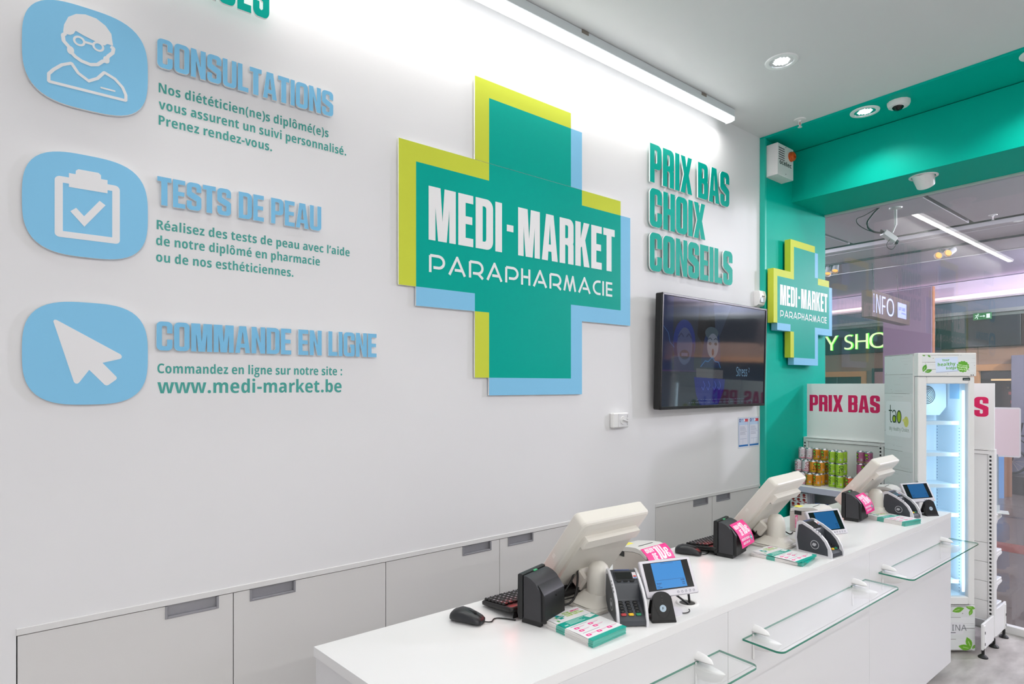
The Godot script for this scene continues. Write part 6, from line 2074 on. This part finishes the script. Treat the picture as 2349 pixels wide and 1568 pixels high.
	# grey pillar at the frame's right edge
	struct("trim_5", [[bx(Vector3(3.3, 1.085, 0.05), Vector3(1.14, 2.17, 0.3), 0.006, Transform3D(Basis(Vector3.UP, Y), A)), mat(Color(0.44, 0.44, 0.5), 0.5)]])
	# wooden post and blue poster nearer to us
	var wp := thing("wooden_post", "brown wooden panel on the mall floor behind the blank notice", "panel", Vector3(11.31, 0, -0.065), -0.66)
	part("panel", wp, mat(Color(0.5, 0.36, 0.26), 0.5), Vector3(-0.03, 0.66, -0.05), Vector3(0.24, 1.32, 0.08), 0.005)
	var bpz := thing("blue_poster", "plain pale blue poster leaning on the brown wooden panel", "poster", Vector3(11.2, 0, -0.14), -0.66)
	part("sheet", bpz, mat(Color(0.38, 0.56, 0.74), 0.4), Vector3(-0.06, 0.31, 0.07), Vector3(0.16, 0.62, 0.01), 0.001)
	# bicycle on a low stage, only its wheel in view
	var bk := thing("bicycle", "small wheeled bicycle standing in the far shopfront, its front wheel in view", "bicycle", A, Y)
	part("stage", bk, mat(Color(0.2, 0.17, 0.16), 0.4), Vector3(3.2, 0.14, 0.45), Vector3(1.5, 0.28, 0.45), 0.005)
	for cx in [2.84, 3.7]:
		var w := MB.new(Transform3D(Basis(Vector3.RIGHT, PI / 2), Vector3(cx, 0.49, 0.45)))
		var ring := []
		for i in 33:
			ring.append(Vector3(cos(TAU * i / 32) * 0.19, 0, sin(TAU * i / 32) * 0.19))
		w.tube(ring, 0.018, 8, false)
		obj("tyre", [[w, mat(Color(0.04, 0.04, 0.04), 0.5)]], bk)
		var sp := MB.new(Transform3D(Basis(Vector3.RIGHT, PI / 2), Vector3(cx, 0.49, 0.45)))
		for i in 12:
			sp.tube([Vector3.ZERO, Vector3(cos(TAU * i / 12) * 0.18, 0, sin(TAU * i / 12) * 0.18)], 0.0025, 4)
		obj("spokes", [[sp, mat(Color(0.65, 0.6, 0.55), 0.3, 0.7)]], bk)
	var bf := MB.new(Transform3D(Basis(), Vector3(0, 0, 0.45)))
	for l in [[2.84, 0.49, 2.95, 0.95], [2.95, 0.95, 2.98, 1.1], [2.93, 0.85, 3.3, 0.55], [3.3, 0.55, 3.42, 0.95], [3.3, 0.55, 3.7, 0.49], [3.7, 0.49, 3.4, 0.85], [2.94, 0.9, 3.4, 0.85]]:
		bf.tube([Vector3(l[0], l[1], 0), Vector3(l[2], l[3], 0)], 0.014, 8)
	obj("frame", [[bf, mat(Color(0.08, 0.08, 0.09), 0.3)]], bk)
	part("saddle", bk, mat(Color(0.05, 0.05, 0.05), 0.5), Vector3(3.43, 0.97, 0.45), Vector3(0.24, 0.04, 0.1), 0.015)
	# mauve pillar
	var pl := thing("display_pillar", "tall mauve pillar panel behind the INFO sign", "pillar", Vector3(12.239, 0, -1.675), -PI / 2 - 0.226)
	part("panel", pl, mat(Color(0.6, 0.5, 0.6), 0.3), Vector3(0, 1.71, 0.0), Vector3(0.858, 3.42, 0.05), 0.003)
	part("edge", pl, mat(Color(0.75, 0.5, 0.36), 0.4), Vector3(0.438, 1.71, -0.01), Vector3(0.018, 3.42, 0.05), 0.002)
	# hanging INFO sign
	var inf := thing("info_sign", "brown hanging sign reading INFO with a gift card panel", "sign", Vector3(9.35, 2.685, -1.18), 0.07)
	part("box", inf, mat(Color(0.4, 0.34, 0.33), 0.4), Vector3(0.94, 0.196, -0.07), Vector3(1.88, 0.392, 0.14), 0.004)
	var lm := glow(Color(0.66, 0.7, 1.0), 0.95)
	for s in [["I", 0.05, 0.085], ["N", 0.17, 0.36], ["F", 0.43, 0.6], ["O", 0.66, 1.02]]:
		obj("letter", [[type_mb(s[0], s[1], s[2], 0.065, 0.272, 0.002, "Droid Sans", 400), lm]], inf)
	part("card_panel", inf, glow(Color(0.62, 0.66, 0.95), 0.7), Vector3(1.45, 0.2, 0.001), Vector3(0.46, 0.24, 0.004), 0.001)
	obj("card_text", [[type_mb("GIFT CARD", 1.26, 1.6, 0.2, 0.05, 0.004, "Droid Sans", 400), mat(Color(0.25, 0.25, 0.4), 0.5)]], inf)
	obj("card_text", [[type_mb("shopping", 1.4, 1.64, 0.15, 0.025, 0.004, "Droid Sans", 400), mat(Color(0.25, 0.25, 0.4), 0.5)]], inf)
	for x in [0.35, 1.55]:
		var wr := MB.new()
		wr.tube([Vector3(x, 0.39, -0.07), Vector3(x - 0.12, 0.815, -0.07)], 0.004, 5)
		obj("wire", [[wr, mat(Color(0.3, 0.3, 0.32), 0.5)]], inf)
	# exit sign on the far fascia
	var ex := thing("exit_sign", "green emergency exit sign with running man, arrow and door across the mall", "sign", A + Vector3(0, 2.79, 0), Y)
	part("box", ex, mat(Color(0.12, 0.42, 0.2), 0.4, 0.0, {"emission_enabled": true, "emission": Color(0.1, 0.4, 0.18), "emission_energy_multiplier": 0.5}), Vector3(2.317, 0.058, 0.16), Vector3(0.256, 0.115, 0.03), 0.002)
	var em := glow(Color(0.85, 0.95, 0.88), 0.6)
	var pm := MB.new(Transform3D(Basis(), Vector3(2.317, 0.058, 0.176)))
	pm.box(Vector3(0.09, 0, 0), Vector3(0.05, 0.07, 0.002))
	pm.box(Vector3(0.0, 0, 0), Vector3(0.055, 0.01, 0.002))
	pm.extrude(v2([0.025, -0.02, 0.05, 0.0, 0.025, 0.02]), 0, 0.001)
	for l in [[-0.06, 0.02, -0.075, -0.005], [-0.075, -0.005, -0.1, -0.03], [-0.075, -0.005, -0.06, -0.02], [-0.06, -0.02, -0.065, -0.045], [-0.06, 0.02, -0.095, 0.015], [-0.06, 0.02, -0.04, 0.0]]:
		for g in stroke(v2(l), 0.009, true):
			pm.extrude(g, 0, 0.001)
	pm.extrude(disc2(-0.052, 0.037, 0.01, 0.01, 12), 0, 0.001)
	obj("pictogram", [[pm, em]], ex)
	# track with two spotlights
	var tr := thing("light_track", "dark light track along the mall ceiling", "track", Vector3(9.19, 3.5, 0))
	part("rail", tr, mat(Color(0.2, 0.2, 0.22), 0.5), Vector3(0, -0.01, 0.6), Vector3(0.035, 0.02, 7.0), 0.002)
	for s in [[Vector3(9.19, 3.49, -1.72), Vector3(-0.6, -0.7, 0.15), "pale track spotlight beside the green portal, glowing warm"], [Vector3(9.19, 3.49, -0.3), Vector3(-0.85, -0.35, -0.1), "pale track spotlight in the middle of the mall ceiling, glowing warm"]]:
		var sp := thing("track_spotlight", s[2], "ceiling lamp", s[0], 0, "track spotlights in the mall")
		var d: Vector3 = s[1].normalized()
		var u := Vector3.UP.cross(d).normalized()
		var bs := Basis(u, d, u.cross(d))
		part("bracket", sp, mat(Color(0.3, 0.32, 0.34), 0.4), Vector3(0, -0.03, 0), Vector3(0.03, 0.06, 0.03), 0.003)
		for j in 2:
			var o := Vector3(0, -0.08, 0) + u * (0.0 if j == 0 else 0.09) + d * (0.0 if j == 0 else -0.05)
			var cy := MB.new(Transform3D(bs, o))
			cy.lathe([Vector2(0.0, -0.09), Vector2(0.04, -0.085), Vector2(0.044, 0.02), Vector2(0.05, 0.09), Vector2(0.046, 0.09), Vector2(0.04, 0.05)], 20)
			obj("housing", [[cy, mat(Color(0.7, 0.72, 0.74), 0.35)]], sp)
			cy = MB.new(Transform3D(bs, o))
			cy.lathe([Vector2(0.04, 0.05), Vector2(0.02, 0.035), Vector2(0, 0.03)], 16)
			obj("lamp_glow", [[cy, glow(Color(1.0, 0.74, 0.4), 1.1)]], sp)
		var sl := SpotLight3D.new()
		sl.name = "track_beam"
		sl.light_color = Color(1.0, 0.78, 0.55)
		sl.light_energy = 1.0
		sl.spot_angle = 24.0
		sl.light_size = 0.04
		sl.spot_range = 12.0
		sl.shadow_enabled = true
		sl.position = Vector3(0, -0.08, 0) + d * 0.1
		sl.basis = Basis(u, u.cross(d) * -1.0, -d) if false else Basis.looking_at(d)
		sp.add_child(sl)
	# security camera hanging outside the glass
	var cc := thing("security_camera", "white bullet security camera hanging from the mall ceiling by the window", "camera", Vector3(6.79, 3.5, -0.01))
	var mt := mat(Color(0.78, 0.8, 0.78), 0.4)
	var pl2 := MB.new(Transform3D(Basis(Vector3.RIGHT, PI)))
	pl2.lathe([Vector2(0.06, 0.0), Vector2(0.055, 0.012), Vector2(0.02, 0.02), Vector2(0, 0.02)], 20)
	obj("mount_plate", [[pl2, mt]], cc)
	pl2 = MB.new()
	pl2.tube([Vector3(0, -0.01, 0), Vector3(0, -0.18, 0)], 0.014, 10)
	pl2.tube([Vector3(0, -0.18, 0), Vector3(-0.03, -0.26, -0.02)], 0.009, 8)
	obj("stem", [[pl2, mt]], cc)
	var cd := Vector3(0.7, -0.62, 0.55).normalized()
	var cu := Vector3.UP.cross(cd).normalized()
	var cb := Transform3D(Basis(cu, cd.cross(cu), cd), Vector3(-0.06, -0.295, -0.04))
	part("housing", cc, mt, Vector3(0, 0, 0), Vector3(0.066, 0.06, 0.15), 0.006, cb)
	part("lens", cc, mat(Color(0.12, 0.12, 0.12), 0.3), Vector3(0, -0.004, 0.095), Vector3(0.045, 0.045, 0.045), 0.012, cb)
	part("plug", cc, mat(Color(0.08, 0.08, 0.08), 0.5), Vector3(-0.005, 0.0, -0.09), Vector3(0.02, 0.02, 0.04), 0.004, cb)
	for c in [["thick black cable from the mall ceiling to the security camera", [Vector3(6.67, 3.5, -0.12), Vector3(6.6, 3.42, -0.16), Vector3(6.56, 3.33, -0.19), Vector3(6.6, 3.26, -0.155), Vector3(6.675, 3.242, -0.095)], 0.009], ["thin black cable bowing left of the security camera", [Vector3(6.66, 3.5, -0.13), Vector3(6.56, 3.43, -0.2), Vector3(6.48, 3.37, -0.26), Vector3(6.55, 3.28, -0.2), Vector3(6.67, 3.24, -0.1)], 0.004], ["thin black lead looping under the security camera", [Vector3(6.735, 3.2, -0.015), Vector3(6.7, 3.12, -0.06), Vector3(6.74, 3.07, -0.03), Vector3(6.79, 3.13, 0.0), Vector3(6.785, 3.16, 0.0)], 0.003]]:
		cable(c[0], c[1], c[2], Color(0.05, 0.06, 0.06), Vector3.ZERO)
	sprinkler(Vector3(7.9, 3.5, 0.53), "sprinkler head on the mall ceiling right of the reflected lamp")
	# ceiling lamps of the mall that light the passage
	var lab := ["round mall ceiling lamp behind the header panels, out of frame", "round mall ceiling lamp far along the passage, out of frame", "round mall ceiling lamp before the far shopfront, out of frame", "round mall ceiling lamp by the right-hand mall wall, out of frame"]
	var sp4 := [Vector3(7.4, 3.5, 3.2), Vector3(7.4, 3.5, -3.2), Vector3(10.8, 3.51, 1.6), Vector3(10.8, 3.51, 4.5)]
	for i in 4:
		var t := thing("mall_lamp", lab[i], "ceiling lamp", sp4[i])
		var r := MB.new(Transform3D(Basis(Vector3.RIGHT, PI)))
		r.lathe([Vector2(0.12, 0), Vector2(0.12, 0.02), Vector2(0.1, 0.024)], 24)
		obj("rim", [[r, mat(WHITE, 0.4)]], t)
		r = MB.new(Transform3D(Basis(Vector3.RIGHT, PI)))
		r.lathe([Vector2(0.1, 0.022), Vector2(0, 0.024)], 24)
		obj("diffuser", [[r, glow(Color(1.0, 0.93, 0.95), 1.5)]], t)
		var o := OmniLight3D.new()
		o.name = "mall_light"
		o.light_color = Color(0.96, 0.95, 1.0)
		o.light_energy = 8.0
		o.light_size = 0.1
		o.omni_range = 14.0
		o.omni_attenuation = 2.0
		o.shadow_enabled = true
		o.position.y = -0.14
		t.add_child(o)
